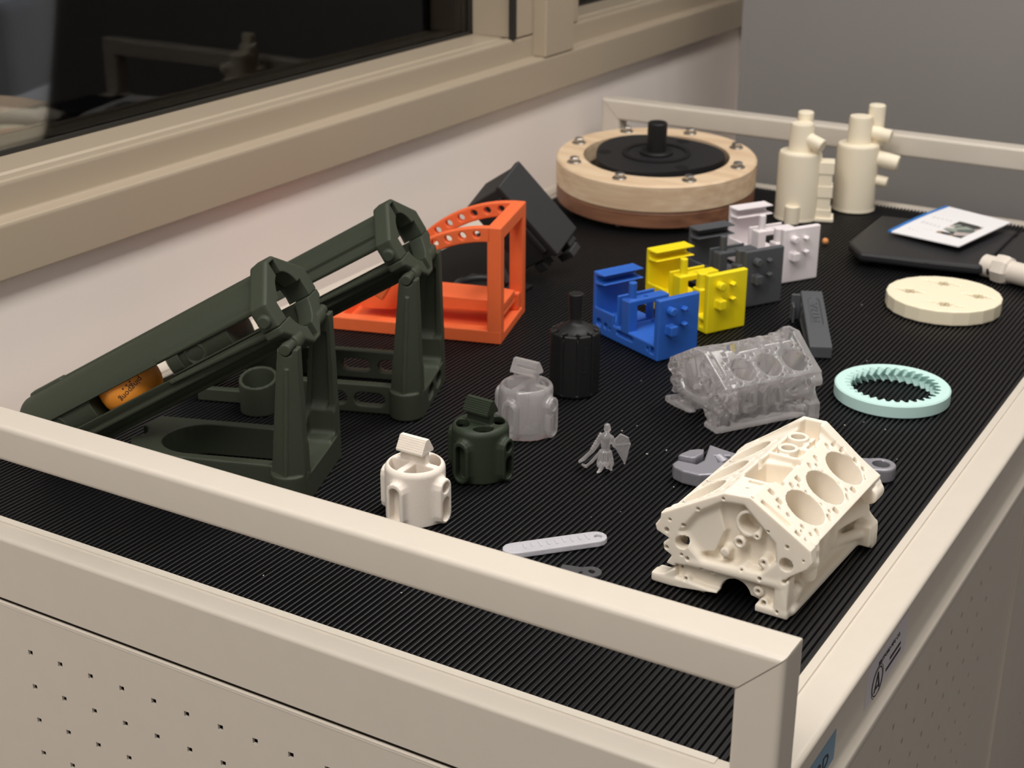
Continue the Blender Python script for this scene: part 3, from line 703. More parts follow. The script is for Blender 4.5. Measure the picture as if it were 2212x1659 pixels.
LA, mA = launcher('olive green ball launcher with an orange ball inside, nearest the front rail', (-273.2, 89.6, .1), 30.3, 'a')
LB, mB = launcher('olive green ball launcher with slotted base, farther from the front rail', (-284.2, 211.2, .1), 30.2, 'b')
wm = LA.matrix_basis @ mA
ball = thing('table_tennis_ball', 'orange table tennis ball inside the tube of the nearer launcher', 'ball')
ball.matrix_basis = wm @ Matrix.Translation(Vector((-108, 0, 0))*U)
BR = 17.2
bp = []
for k in range(17): a = math.pi*k/16; bp.append((max(BR*math.sin(a), .02), BR*(1-math.cos(a))))
obj('shell', lathe(bp, 40, (0, 0, -BR), (0, 0, 0)), BALLM, ball, smooth=True, sharp=80)
def on_ball(c):
    # text plane x,y -> sphere; text reads upside down seen from the -y side
    a = R(196); x = c[:, 0]*math.cos(a)-c[:, 1]*math.sin(a)+8.6; y = c[:, 0]*math.sin(a)+c[:, 1]*math.cos(a)-.3
    lo, la = x/BR, y/BR; r = BR+.05+c[:, 2]*.3
    return np.stack([r*np.sin(lo)*np.cos(la), -r*np.cos(lo)*np.cos(la), r*np.sin(la)], 1)
link('lettering', map_mesh(text_mesh('pingpong', 4.5, .08), on_ball), INK, ball)
def star(cx, cy, r): return prism([(cx+(r if k % 2 == 0 else .45*r)*math.sin(R(36*k)), cy+(r if k % 2 == 0 else .45*r)*math.cos(R(36*k))) for k in range(10)], -.05, .12)
link('stars', map_mesh(mesh('stars', *join(star(-2.6, -3.2, .75), star(0, -3.2, .75), star(2.6, -3.2, .75))), on_ball), INK, ball)

# ================================================================== ORANGE QUADRANT FRAME
oq = thing('quadrant_frame', 'orange printed frame with two drilled arcs, behind the launchers', 'frame', (-306.4, 339, .1), 16.5)
obj('base', join(box((-119, 0, 0), (0, 9, 9), .7), box((-119, 59, 0), (0, 68, 9), .7), box((-10, 8, 0), (0, 60, 6), .7), box((-119, 8, 0), (-112, 60, 9), .7), box((-112, 9, 0), (-10, 59, 3))), ORANGE, oq)
for y in (0, 59): obj('post', box((-9.3, y, 8), (0, y+9, 79), .8), ORANGE, oq)
obj('crossbar', box((-9.3, 8, 70), (0, 60, 79), .8), ORANGE, oq)
# arc : circle through the measured hole centres
arc_c = (-5.0, -17.0); arc_r = 96.0; hole_r = 91.2
def arc_plate():
    P = []; a0, a1 = 91, 152
    for k in range(31): a = R(a0+(a1-a0)*k/30); P.append((arc_c[0]+arc_r*math.cos(a), arc_c[1]+arc_r*math.sin(a)))
    for k in range(31): a = R(a1-(a1-a0)*k/30); P.append((arc_c[0]+(arc_r-10)*math.cos(a), arc_c[1]+(arc_r-10)*math.sin(a)))
    v = Vol((-104, -1, 0), (0, 6.5, 81), .5); v.add(sprism(P, (0, 0, 0), X1, Z1, -5.5, 0, .5))
    for k in range(9):
        a = R(97+6.15*k); x, z = arc_c[0]+hole_r*math.cos(a), arc_c[1]+hole_r*math.sin(a); v.sub(scyl((x, -4, z), (x, 10, z), 2.4))
    return sdf_parts(v, None, ['arc'])[0]
AM = arc_plate()
for y in (0, 62.5):
    a = link('arc', AM, ORANGE, oq); a.location = (0, y*U, 0)
lv = obj('lever', join(prism([(-104, 10), (-100, 8.5), (-82, 9.5), (-70, 13), (-12, 14), (-3, 16), (-3, 21.5), (-12, 22.5), (-60, 23), (-78, 29), (-90, 29), (-104, 16)], -50, -22, FR_XZ, .8)), ORANGE, oq)
obj('hinge_pin', rod((-6, 10, 13), (-6, 62, 13), 2.6, 20), ORANGE, lv, smooth=True)
obj('lug', box((-9, 52, 6), (-1, 58, 18), .8), ORANGE, lv)

# ================================================================== BLACK TILTED BOX
bt = thing('tilted_box', 'black printed box standing tilted on its corner by the white wall', 'box', (0, 0, 0))
r_ = Vector((.861, .5085, 0)); u_ = Vector((0, 0, 1)); c_ = Vector((.5085, -.861, 0))
vv = lambda a, b, c: r_*a+u_*b+c_*c
T0 = Vector((-376.2, 480.7, 84.6))
e1 = vv(43, -50, 0).normalized(); e2 = vv(-15, -13, 27).normalized(); e3 = e1.cross(e2)
if e3.z > 0: e3 = -e3
FB_ = frame(T0, e1, e2, e3)
def tbox(lo, hi, b=1.): 
    vf = box(lo, hi, b); return xf(vf, FB_)
obj('lid', tbox((0, 0, 0), (67, 33, 5)), CHAR2, bt)
obj('body', tbox((1.5, 1.5, 5), (66, 32, 41)), CHAR2, bt)
obj('latch', join(tbox((67, 4, 4), (73, 14, 15), .8), tbox((73, 8, 2), (79, 20, 16), .8)), CHAR2, bt)
obj('latch', join(tbox((67, 20, 20), (74, 31, 30), .8)), CHAR2, bt)
obj('lip', tbox((8, 30, 6), (60, 34.5, 10), .5), CHAR2, bt)
hp = thing('hoop_bracket', 'low black hoop bracket lying behind the orange frame', 'bracket', (-372, 425, .1))
obj('hoop', lathe([(20+3*math.cos(R(a)), 4+3*math.sin(R(a))) for a in range(0, 360, 45)], 40, (0, 0, 0), (0, 0, 1), True), BLACK2, hp, smooth=True, sharp=60)
obj('foot', box((-26, -26, 0), (26, 26, 3), .6), BLACK, hp)
obj('arm', rod((14, 12, 5), (-10, 34, 18), 2.4, 12), BLACK2, hp, smooth=True)

# ================================================================== WOODEN RING WITH BLACK LOBED DISC
wr = thing('wooden_ring', 'two-tone wooden ring bolted round a black hub disc, at the back left', 'wooden ring', (-367.4, 697.8, 27.0))
d_ = Vector((-.41, .912, 0)); rr_ = Vector((.912, .41, 0))
wr.rotation_euler = (Matrix.Rotation(R(3.4), 3, rr_)).to_euler()
WTH = math.degrees(math.atan2(d_.y, d_.x))
def ringp(ro, ri, z0, z1, b=1.2): return lathe([(ri, z0), (ro-b, z0), (ro, z0+b), (ro, z1-b), (ro-b, z1), (ri, z1)], 72, closed=True)
obj('upper_ring', ringp(85, 62, -5, 18.5, 1.6), PINE, wr, 'pale pine upper ring', smooth=True)
obj('lower_ring', ringp(84.5, 62, -18, -5.05, 1), WALNUT, wr, 'brown lower ring', smooth=True)
lob = [((54.5+3.5*math.cos(3*R(a)))*math.cos(R(a+WTH+30)), (54.5+3.5*math.cos(3*R(a)))*math.sin(R(a+WTH+30))) for a in range(0, 360, 5)]
hd = obj('hub_disc', prism(lob, 6, 20, None), BLACK2, wr, 'black lobed disc')
obj('rim_groove', lathe([(25, 20), (25, 21.2), (29, 21.2), (29, 20)], 48, closed=True), BLACK, hd, smooth=True)
obj('backing_disc', rod((0, 0, -4), (0, 0, 4), 61.5, 64), BLACK, wr, smooth=True)
obj('hub_post', join(rod((0, 0, 16), (0, 0, 23), 14, 40, 1), rod((0, 0, 20), (0, 0, 47), 8.3, 40, .8)), BLACK, wr, smooth=True)
for k in range(3):
    a = R(WTH+90+120*k); obj('screw_hole', lathe([(.3, 20.02), (.3, 20.3), (5.5, 20.3), (5.5, 20.02)], 20, (44*math.cos(a), 44*math.sin(a), 0), (44*math.cos(a), 44*math.sin(a), 1), True), BLACK, hd, smooth=True)
bolt = None
for k in range(8):
    a = R(WTH+22.5+45*k); x, y = 73.5*math.cos(a), 73.5*math.sin(a)
    zl = -28.3-(-1)*0
    # shank reaches the mat under the tilted ring
    hgt = 27.0+(x*d_.x+y*d_.y)*math.sin(R(3.4))
    b = obj('bolt', join(rod((x, y, -hgt+.6), (x, y, 18), 2.2, 12), rod((x, y, 18.5), (x, y, 19.6), 6, 20, .3), rod((x, y, 19.6), (x, y, 23.2), 4.2, 6, .5)), STEEL, wr, 'steel bolt with washer', smooth=True)

# ================================================================== CREAM PUMP BODIES
def pump(label, loc, ang, kind):
    t = thing('pump_housing', label, 'pump housing', loc, ang, 'cream pump housings')      # local +x: image right, +y: away
    def st(n, m): return obj(n, m, CREAM2, t, smooth=True)
    st('barrel', lathe([(17, 0), (18.3, .8), (18.3, 2.5), (17.8, 3.5), (17.8, 55), (16.6, 57.2), (9, 58)], 48))
    st('neck', lathe([(10.4, 57), (10, 60), (9.8, 79), (9, 80.5)], 40))
    if kind == 1:
        st('port', lathe([(6.6, 55), (6.6, 86.5), (5.8, 87.6)], 32, (2, 13, 0), (2, 13, 1)))
        st('port', rod((4, -3, 69), (17.5, -10, 64), 5.6, 28, .6)); st('boss', lathe([(6.4, 0), (6.4, 14), (5.8, 14.6)], 28, (-3, -16, 0), (-3, -16, 1)))
        col = obj('side_column', join(*[box((12, -7+(.8 if k % 2 else 0), 10*k), (28.5-(1 if k % 2 else 0), 9, 10*k+10.05), .5) for k in range(5)], box((13, -9, 0), (31, 10, 3), .6)), CREAM2, t)
    else:
        st('port', lathe([(7, 55), (7, 88), (6.2, 89)], 32, (12.5, 9, 0), (12.5, 9, 1)))
        st('port', rod((8, 4, 67), (26, -1, 64.5), 5.5, 28, .6)); st('port', rod((14, 0, 46), (34, -4, 42.5), 6.7, 28, .8)); st('port', rod((13, -1, 27.5), (26.5, -4, 25.8), 4.6, 24, .6))
    return t
pump('cream pump housing with a stepped side column, left of the pair', (-250.7, 728.5, .1), 19.3, 1)
pump('cream pump housing with three side ports, right of the pair', (-218.6, 781.0, .1), 17.3, 2)

# ================================================================== FOUR TEST FIXTURES
def fixture_meshes(full):
    v = Vol((-71.5, -2, -.5), (7.5, 35, 44), .5)
    v.add(sbox((-34.8, 16.5, 5.2), (34.8, 16.5, 5.2), .4), sbox((-2.2, 16.5, 20.5), (2.2, 16.5, 20.5), .4), sbox((-68.2, 16.5, 21), (1.6, 16.5, 21), .3))
    v.add(sprism([(-69.5, 38.3), (-57.8, 40.7), (-57.8, 41.5), (-69.5, 41.8)], (0, 0, 0), X1, Z1, -33, 0, .2), sprism([(-69.5, 32.2), (-57.5, 34.6), (-57.5, 35.3), (-69.5, 35.6)], (0, 0, 0), X1, Z1, -33, 0, .2))
    v.add(sbox((-57, .9, 13), (10.4, .9, 4.6), .3))
    v.add(sbox((-44, 16, 20.5), (.9, 15, 11.2), .2), sbox((-34.5, 16.5, 29.6), (4.3, 16.5, 1.9), .3), sbox((-34.5, 3.5, 20), (4.3, 3.5, 10.6), .3), sbox((-36, 29.5, 20), (2.2, 2.2, 10.6), .2), sbox((-36, 29.5, 11.2), (4, 3.4, 1.4), .2))
    v.sub(sbox((-44, 16, 20.5), (2, 9, 8)), scyl((-35, 17, 25), (-35, 17, 36), 1.8))
    v.add(scyl((-35, 6, 30), (-35, 6, 44-1.2), 2.7, .3))
    if full: v.add(sbox((-17, 8, 16), (4.5, 4.5, 11), .3), scyl((-17, 8, 20), (-17, 8, 37.5), 3.5, .3), sbox((-12, 26, 19), (6, 1.2, 11), .3))
    v.sub(sprism(obround(-34.2, 7, 9, 1.5), (0, 0, 0), X1, Z1, -3, 2), scyl((-62.4, -2, 7.8), (-62.4, 3, 7.8), 3), scyl((-55, -2, 7.5), (-55, 3, 7.5), 2), scyl((-50.5, -2, 6.8), (-50.5, 3, 6.8), .9), sbox((-5.8, 0, 6), (1.9, 3, 2.1)), sbox((-10.4, 0, 6), (.9, 3, 1)))
    v.add(scyl((0, 8.4, 33.2), (5.4, 8.4, 33.2), 2.9, .3), sbox((2.4, 8.9, 20.5), (3.2, 2.9, 3.1), .3), sprism([(17, 33), (20.8, 31.2), (19.6, 35)], (0, 0, 0), Y1, Z1, 0, 4.6), sprism([(17, 23), (21.4, 21.6), (20.2, 24.6)], (0, 0, 0), Y1, Z1, 0, 4.6))
    def cls(c):
        x, y, z = c.T; l = np.zeros(len(c), int)
        l = np.where((x > -4.6) & (z > 10.2), 1, l); l = np.where((x > .3), 2, l)
        l = np.where((x < -56) & (z > 10.2) & (y > -.1), 3, l); l = np.where((x < -56.5) & (x > -66.4) & (z > 31.8), 4, l)
        l = np.where((x > -46) & (x < -29.5) & (z > 10.6), 5, l); l = np.where((x > -38.2) & (x < -31.8) & (z > 31.8), 6, l)
        if full: l = np.where((x > -22) & (x < -5.5) & (z > 10.6), 7, l)
        return l
    return sdf_parts(v, cls, ['base', 'front_panel', 'bosses', 'back_panel', 'shelf', 'bridge', 'peg', 'column'])
FX, FXB = fixture_meshes(True), fixture_meshes(False)
def fixture(label, loc, rz, ms, m):
    t = thing('test_fixture', label, 'test print', loc, rz, 'row of calibration prints')
    for e in ms:
        if e is not None: link(e.name.split('.')[0], e, m, t)
fixture('blue test print with a single peg bridge, frontmost of its row', (-205.6, 364, .1), -26, FXB, BLUE)
fixture('yellow test print behind the blue one', (-199.5, 427, .1), -28, FX, YELLOW)
fixture('charcoal test print between the yellow and white ones', (-199, 489.4, .1), -31, FX, CHAR)
fixture('white test print at the back end of the row', (-196.3, 554.4, .1), -32, FX, WHITEP)

# ================================================================== BLACK FLUTED POT
fp = thing('fluted_pot', 'black fluted pot with a slender stem, in front of the blue print', 'pot', (-228.6, 295.7, .1), 17)
v = Vol((-16.5, -16.5, -.5), (16.5, 16.5, 64), .45)
deca = lambda r: [(r*math.cos(R(36*k)), r*math.sin(R(36*k))) for k in range(10)]
v.add(sprism(deca(15.6), (0, 0, 0), X1, Y1, 0, 39.5, 1.2)); v.add(scyl((0, 0, 36), (0, 0, 42.5), 14, 3, 9), k=2)
v.add(scyl((0, 0, 38), (0, 0, 62), 3., .3, 4.7), k=5)
for k in range(10):
    a = R(36*k); v.sub(scyl((15.7*math.cos(a), 15.7*math.sin(a), 2), (15*math.cos(a), 15*math.sin(a), 42), .8), scyl((12.6*math.cos(a), 12.6*math.sin(a), 36), (12.6*math.cos(a), 12.6*math.sin(a), 46), 1.5), k=.6)
v.cut(lambda X, Y, Z: -Z+0*X+0*Y)
for e in sdf_parts(v, lambda c: np.where((c[:, 2] > 43.2) & (np.hypot(c[:, 0], c[:, 1]) < 7), 1, 0), ['body', 'stem']): link(e.name, e, BLACK, fp)
a = R(-66-17+18-.5); nn = Vector((math.cos(R(-54)), math.sin(R(-54)), 0)); tt = Vector((-nn.y, nn.x, 0))
tm = text_mesh('Education', 4.2, .2)
map_mesh(tm, lambda c: np.stack([nn.x*(14.9+c[:, 2])+tt.x*(-c[:, 1]), nn.y*(14.9+c[:, 2])+tt.y*(-c[:, 1]), 24.5+c[:, 0]], 1))
link('lettering', tm, BLACK2, fp)

# ================================================================== SMALL PRINTS ON THE RIGHT
# ring gear with herringbone inner teeth
def ring_gear():
    n = 32; pts = []
    for k in range(n):
        for fr_, r in ((0, 28.2), (.18, 28.2), (.36, 26.6), (.47, 24.9), (.62, 24.9), (.73, 26.6), (.91, 28.2)): pts.append((2*math.pi*(k+fr_)/n, r))
    m = len(pts); V, F = [], []; sh = .11
    rings = [(0, 0, None), (2, sh*.5, None), (4, sh, None), (6, sh*.5, None), (8, 0, None)]
    for z, s, _ in rings: V += [(r*math.cos(a+s), r*math.sin(a+s), z) for a, r in pts]
    for ro, z in ((33.3, 8), (34.2, 7.2), (34.3, .6), (33.8, 0)): V += [(ro*math.cos(a), ro*math.sin(a), z) for a, r in pts]
    L = 9
    for i in range(L):
        j = (i+1) % L
        for k in range(m): k2 = (k+1) % m; F.append((i*m+k, j*m+k, j*m+k2, i*m+k2))
    return V, F
tag(obj('ring_gear', mv(ring_gear(), (0, 0, 0)), MINT, smooth=True, sharp=38), 'pale mint ring gear with slanted inner teeth, right of the clear block', 'gear').location = Vector((-60.3, 386.3, .1))*U
# ivory disc
v = Vol((-41, -41, -.5), (41, 41, 11.5), .55)
v.add(sprism([(39.6*math.cos(R(360*k/22)), 39.6*math.sin(R(360*k/22))) for k in range(22)], (0, 0, 0), X1, Y1, 0, 10.5, .8))
for k in range(4):
    a = R(16.5+90*k); c = np.array([23.2*math.cos(a), 23.2*math.sin(a)])
    for j in range(3):
        b = R(60*j+20); dd = np.array([math.cos(b), math.sin(b)])*5.2; v.sub(scap((*(c-dd), 4), (*(c+dd), 4), 1.6), scap((*(c-dd), 14), (*(c+dd), 14), 1.6)); v.sub(sbox((c[0], c[1], 8), (5.4, 1.55, 8), 0, ((math.cos(b), math.sin(b), 0), (-math.sin(b), math.cos(b), 0), (0, 0, 1))))
    for s in (-1, 1):
        for q, r in ((8.4, 1.5), (11.6, 1.2), (14.4, .9)): w = c+np.array([-math.sin(a), math.cos(a)])*q*s*.0+np.array([1, 0])*q*s*(1 if k % 2 else .75); v.sub(scyl((*w, 6), (*w, 13), r))
tag(link('gear_disc', sdf_parts(v, None, ['gear_disc'])[0], CREAM3), 'ivory faceted disc with four flower-shaped holes', 'disc').location = Vector((-79.9, 565, .1))*U
# adjustable wrench
aw = thing('adjustable_wrench', 'grey adjustable wrench print lying behind the cream block', 'wrench', (-115, 222, .1))
wp = lambda pts: [(x+115, y-222) for x, y in pts]
v = Vol((-14, -14, -.5), (94, 62, 11.5), .5)
v.add(sprism(wp([(-126.2, 216), (-125.8, 221.2), (-115, 221.9), (-113.6, 228.8), (-119.2, 249), (-113, 247.4), (-106, 246.2), (-97, 245), (-45, 276), (-39, 264), (-90, 232), (-101, 216), (-108, 210.6), (-118, 210.6), (-124, 213)]), (0, 0, 0), X1, Y1, 0, 8, 1))
v.add(scyl((84, 51, 0), (84, 51, 8), 8, 1)); v.add(sprism(wp([(-60, 267), (-33, 280), (-28, 266), (-53, 251)]), (0, 0, 0), X1, Y1, 0, 8, 1), k=.5)
v.sub(scyl((84, 51, -2), (84, 51, 12), 4.6)); v.sub(sprism(wp([(-111, 237), (-104, 241), (-99, 234), (-106, 230)]), (0, 0, 0), X1, Y1, 3, 12))
v.sub(sprism(obround(45, 27.5, 24, 3), (0, 0, 0), (.857, .515, 0), (-.515, .857, 0), 7, 12)) if False else None
link('handle', sdf_parts(v, None, ['handle'])[0], GREYMET, aw)
v = Vol((-13, -2, -.5), (1, 17, 11.8), .45)
v.add(sprism(wp([(-125.8, 222.2), (-125.4, 226), (-123.4, 231.8), (-120, 235.2), (-117, 236.2), (-115.4, 231.6), (-116.6, 224.2), (-118, 223)]), (0, 0, 0), X1, Y1, 0, 10.5, .8))
link('jaw', sdf_parts(v, None, ['jaw'])[0], GREYMET, aw)
obj('knurl', lathe([(2.6 if k % 2 else 3.2, -4+k) for k in range(9)], 20, (10, 12.4, 6.3), (10.8, 11.7, 6.3)), GREYMET, aw)
# clear figurine
fg = thing('warrior_figurine', 'tiny clear resin warrior figurine with shield and cape', 'figurine', (-161.5, 205.5, .1), 30.6)
v = Vol((-15, -8, -.5), (16, 9, 29), .3)          # x: image right, y: away
v.add(scap((1.2, 0, 23.8), (1.1, .2, 25.2), 2.0, 1.7), scap((1.1, 0, 21.5), (.6, 0, 19), 1.3, 2.2)); v.add(scap((.6, 0, 18.8), (.5, 0, 12), 3.1, 2.2), k=1)
v.add(scap((-1.5, 0, 18.6), (-2.2, 0, 17), 1.6), scap((3.4, 0, 18.4), (4, 0, 17), 1.6), k=.6)
v.add(scyl((.6, 0, 3.6), (.5, 0, 11.5), 4.4, .5, 2.6), k=.8)
for k in range(9): a = R(40*k); v.add(scap((.6+4.2*math.cos(a), 4.2*math.sin(a), 2.8), (.5+2.8*math.cos(a), 2.8*math.sin(a), 10.6), .75), k=.4)
v.add(scap((-.6, -.6, 4), (-2.4, -3.4, .8), 1.7, 1.1), scap((2.2, .4, 4), (3.2, .2, .8), 1.7, 1.1), scap((3.2, .2, .7), (3.8, -2, .7), 1., .8), scap((-2.4, -3.4, .8), (-3.6, -5, .6), 1., .7))
for k in range(5): q = k-2; v.add(scap((-1.2+.3*q, 2.2+.2*q, 18.4), (-6+.35*q, 3+.9*q, 10), 1.2, 1.1), scap((-6+.35*q, 3+.9*q, 10), (-11.8+.6*q, 3.2+1.2*q, 3.6-.3*q), 1.1, .9), k=.5)
for k in range(7): v.add(ssph((-2.4-.75*k, 1, 20.4-1.45*k), .85))
v.add(scap((-1.6, 1, 10.5), (-6.5, .4, 4.5), .9), scap((-6.5, .4, 4.5), (-9.6, 0, 1.6), .9, .8), scap((-9.6, 0, 1.6), (-11.6, .2, 2.6), .8, .7), k=.5)
v.add(scap((3.8, 0, 17), (5.4, -1, 14.6), 1.2), scap((5.4, -1, 14.6), (8, -1.4, 15), 1.1, .9), k=.6)
v.add(sprism([(8.2, 21.6), (12.6, 19.4), (13.6, 16), (12.6, 8.5), (10.8, 4.2), (7.4, 10), (5, 14.5), (5.4, 18.6)], (0, -1.2, 0), X1, Z1, -.9, .9, .4), k=.5)
v.add(*[scap((a[0], -2, a[1]), (b[0], -2, b[1]), .5) for a, b in (((6, 15), (13.4, 16)), ((9.4, 15.6), (10.8, 4.6)), ((13.4, 16), (10.8, 4.4)))])
v.cut(lambda X, Y, Z: -Z+0*X+0*Y)
def cls(c): return np.where((c[:, 0] > 6.4), 1, np.where((c[:, 0] < -3.6) & (c[:, 1] > -1.5), 2, 0))
for e in sdf_parts(v, cls, ['body', 'shield', 'cape']): link(e.name, e, CLEAR, fg)
# clip
cp = thing('wedge_clip', 'dark grey wedge clip with a recessed raised-letter badge', 'clip', (-125.7, 421.6, .1), 25.5)
v = Vol((-6, -1, -.5), (17, 79, 22), .45)
v.add(sprism([(0, 0), (0, 8), (76, 20.2), (76, 0)], (0, 0, 0), Y1, Z1, 0, 14.6, .5))
v.sub(sprism([(24, 2.5), (66, 2.5), (66, 9), (30, 6.5)], (0, 0, 0), Y1, Z1, -3, 12)); v.sub(scyl((-3, 66, 14.2), (12, 66, 14.2), 2.9), scyl((-3, 57.5, 12), (12, 57.5, 12), 2.4))
v.add(sbox((-3.2, 74.6, 9), (3.6, 1, 9), .4), sbox((-4.6, 70, 6), (.8, 5, 6), .4))
ct = math.atan2(12.2, 76); A_ = np.array([[1, 0, 0], [0, math.cos(ct), math.sin(ct)], [0, -math.sin(ct), math.cos(ct)]])
def top(y): return 8+12.2*y/76
v.sub(sprism(obround(0, 0, 3.9, 20), (7.6, 47, top(47)), A_[0], A_[1], -.9, 4)) 
link('body', sdf_parts(v, None, ['body'])[0], CHAR, cp)
tm = text_mesh('ASTM', 7.0, .4)
map_mesh(tm, lambda c: np.stack([7.6-c[:, 1], 47-c[:, 0]*1.55*A_[1][1], top(47)-.9-c[:, 0]*1.55*A_[1][2]+c[:, 2]], 1))
link('lettering', tm, CHAR, cp)
# milky bar and black tab under the front rail
an = R(47.6)
br = thing('milky_bar', 'milky translucent round-ended bar reaching under the front rail', 'bar', (-141, 114.5, .1), 47.6)
v = Vol((-27.5, -6.6, -.3), (27.5, 6.6, 3.9), .35); v.add(sprism(obround(0, 0, 26.5, 5.5), (0, 0, 0), X1, Y1, 0, 3.1, .5)); v.sub(scyl((22, 0, 1.4), (22, 0, 5), 1.9), k=.4)
link('strip', sdf_parts(v, None, ['strip'])[0], FROST, br)
tx = [box((-16+4*k, -2.2+.5*(k % 2), 2.9), (-14.8+4*k, 2+.4*(k % 3), 3.5), .2) for k in range(9)]
obj('raised_pattern', join(*tx), FROST, br)
v = Vol((-17, -6, -.3), (6, 6, 2.4), .3); v.add(scyl((0, 0, 0), (0, 0, 1.6), 4.8, .3), sprism([(0, 4.4), (-6, 2.6), (-15, 2.4), (-15, -3), (-6, -3), (0, -4.4)], (0, 0, 0), X1, Y1, 0, 1.6, .3), k=1)
v.sub(scyl((0, 0, -1), (0, 0, 3), 1.6), scyl((-4.6, -2.4, -1), (-4.6, -2.4, 3), .9))
o = tag(link('key_tab', sdf_parts(v, None, ['key_tab'])[0], WASHM), 'dark grey keyhole tab half hidden under the front rail', 'tab'); o.location = Vector((-113.6, 100.4, .1))*U; o.rotation_euler = (0, 0, R(12))
# black plate, card and fitting at the back right
pl = thing('flat_plate', 'black flat slab with clipped corners at the back right', 'plate', (-100, 690, .1))
obj('slab', join(prism([(-78, -42), (-62, -64), (-12, -58), (27, -50), (27, 60), (-80, 46)], 4, 11, None, 2.2), prism([(29.4, -49), (88, -40), (88, 66), (29.4, 60)], 4, 11, None, 2.2), box((24, -40, 4.5), (32, 50, 8))), BLACK2, pl)
for x, y in ((-60, -48), (60, -28), (60, 50), (-66, 34)): obj('foot', rod((x, y, 0), (x, y, 5), 5, 16), BLACK, pl)
cd = thing('photo_card', 'white card with a blue edge and small photo, on the black slab', 'card', (0, 0, 0))
cL, cT, cR, cB = Vector((-157.6, 681.2, 14)), Vector((-136.2, 767.4, 17)), Vector((-78.6, 746.2, 17)), Vector((-96.7, 662.1, 16))
def cpt(s, t, z=0.):
    p = (cL*(1-s)+cB*s)*(1-t)+(cT*(1-s)+cR*s)*t; return (p.x, p.y, p.z+z+2.0*math.sin(math.pi*t)*(1-s)*.6)
def sheet(s0, s1, t0, t1, z0, z1, n=8):
    V, F = [], []
    for k in range(n+1):
        t = t0+(t1-t0)*k/n; V += [cpt(s0, t, z0), cpt(s1, t, z0), cpt(s1, t, z1), cpt(s0, t, z1)]
    for k in range(n):
        for j in range(4): F.append((4*k+j, 4*k+(j+1) % 4, 4*k+4+(j+1) % 4, 4*k+4+j))
    F += [(3, 2, 1, 0), (4*n, 4*n+1, 4*n+2, 4*n+3)]; return V, F
obj('sheet', sheet(.05, 1, 0, 1, 0, .9), PAPER, cd); obj('blue_edge', sheet(0, .05, 0, 1, -.2, 1.2), BLUEP, cd, 'blue edge strip')
PH = bpy.data.materials.new('printed_photo'); PH.use_nodes = True; nt = PH.node_tree; vr = nt.nodes.new('ShaderNodeTexVoronoi'); vr.inputs['Scale'].default_value = 110
cr_ = nt.nodes.new('ShaderNodeValToRGB'); cr_.color_ramp.interpolation = 'CONSTANT'
for p, c in ((0., (60, 60, 58)), (.28, (150, 160, 150)), (.5, (200, 160, 110)), (.62, (96, 104, 100)), (.8, (190, 176, 172))):
    e = cr_.color_ramp.elements.new(p) if p else cr_.color_ramp.elements[0]; e.color = (*lin(c), 1)
tc = nt.nodes.new('ShaderNodeTexCoord'); sp = nt.nodes.new('ShaderNodeSeparateColor')
nt.links.new(tc.outputs['Object'], vr.inputs['Vector']); nt.links.new(vr.outputs['Color'], sp.inputs[0]); nt.links.new(sp.outputs[0], cr_.inputs['Fac']); nt.links.new(cr_.outputs['Color'], nt.nodes['Principled BSDF'].inputs['Base Color'])
obj('photo_print', sheet(.50, .86, .22, .66, .9, .96, 3), PH, cd)
for k in range(5): obj('text_line', sheet(.16+.06*k, .18+.06*k, .15, .62, .9, .94, 2), mat('pale_print_%d' % k, (206, 200, 204), .6), cd)
ft = thing('pipe_fitting', 'pale grey pipe fitting with a collar at the right edge', 'fitting', (-73, 651.5, 8.6))
dv = Vector((30.06, -8.87, 0)).normalized()
def P_(a): return tuple(dv*a)
obj('pipe', join(rod(P_(-2), P_(12), 8.4, 32, 1), rod(P_(18), P_(80), 8.2, 32, 1)), mat('pale_grey_print', (222, 212, 200), .5), ft, smooth=True)
obj('collar', lathe([(8, 7), (10.6, 9), (11.2, 13), (11.2, 17), (10.4, 19.5), (8, 21)], 8, (0, 0, 0), P_(1)), bpy.data.materials['pale_grey_print'], ft).location = (0, 0, 0)
o = tag(obj('bead', lathe([(max(2.6*math.sin(math.pi*k/8), .02), 2.6*(1-math.cos(math.pi*k/8))) for k in range(9)], 16), AMBER, smooth=True, sharp=80), 'tiny orange bead beside the white test print', 'bead'); o.location = Vector((-203, 668, 0))*U
# crumbs
cs = []
for px, py in ((-172, 267), (-176, 256), (-120, 205), (-131, 165), (-141, 152), (-96, 418), (-92, 436), (-62, 340), (-70, 330), (-48, 336), (-150, 235), (-143, 245), (-110, 330), (-200, 330), (-60, 440), (-244, 20), (-180, 40), (-120, 520), (-130, 540), (-30, 300), (-160, 350)):
    s_ = random.uniform(.25, .6); a = random.uniform(0, 6)
    cs.append(xf(box((-s_, -s_*.6, 0), (s_, s_*.6, s_*.8), .1), Matrix.Translation((px, py, .05)) @ Matrix.Rotation(a, 4, 'Z')))
tag(obj('crumbs', join(*cs), CRUMB), 'scattered pale print crumbs on the black mat', 'crumbs', kind='stuff')

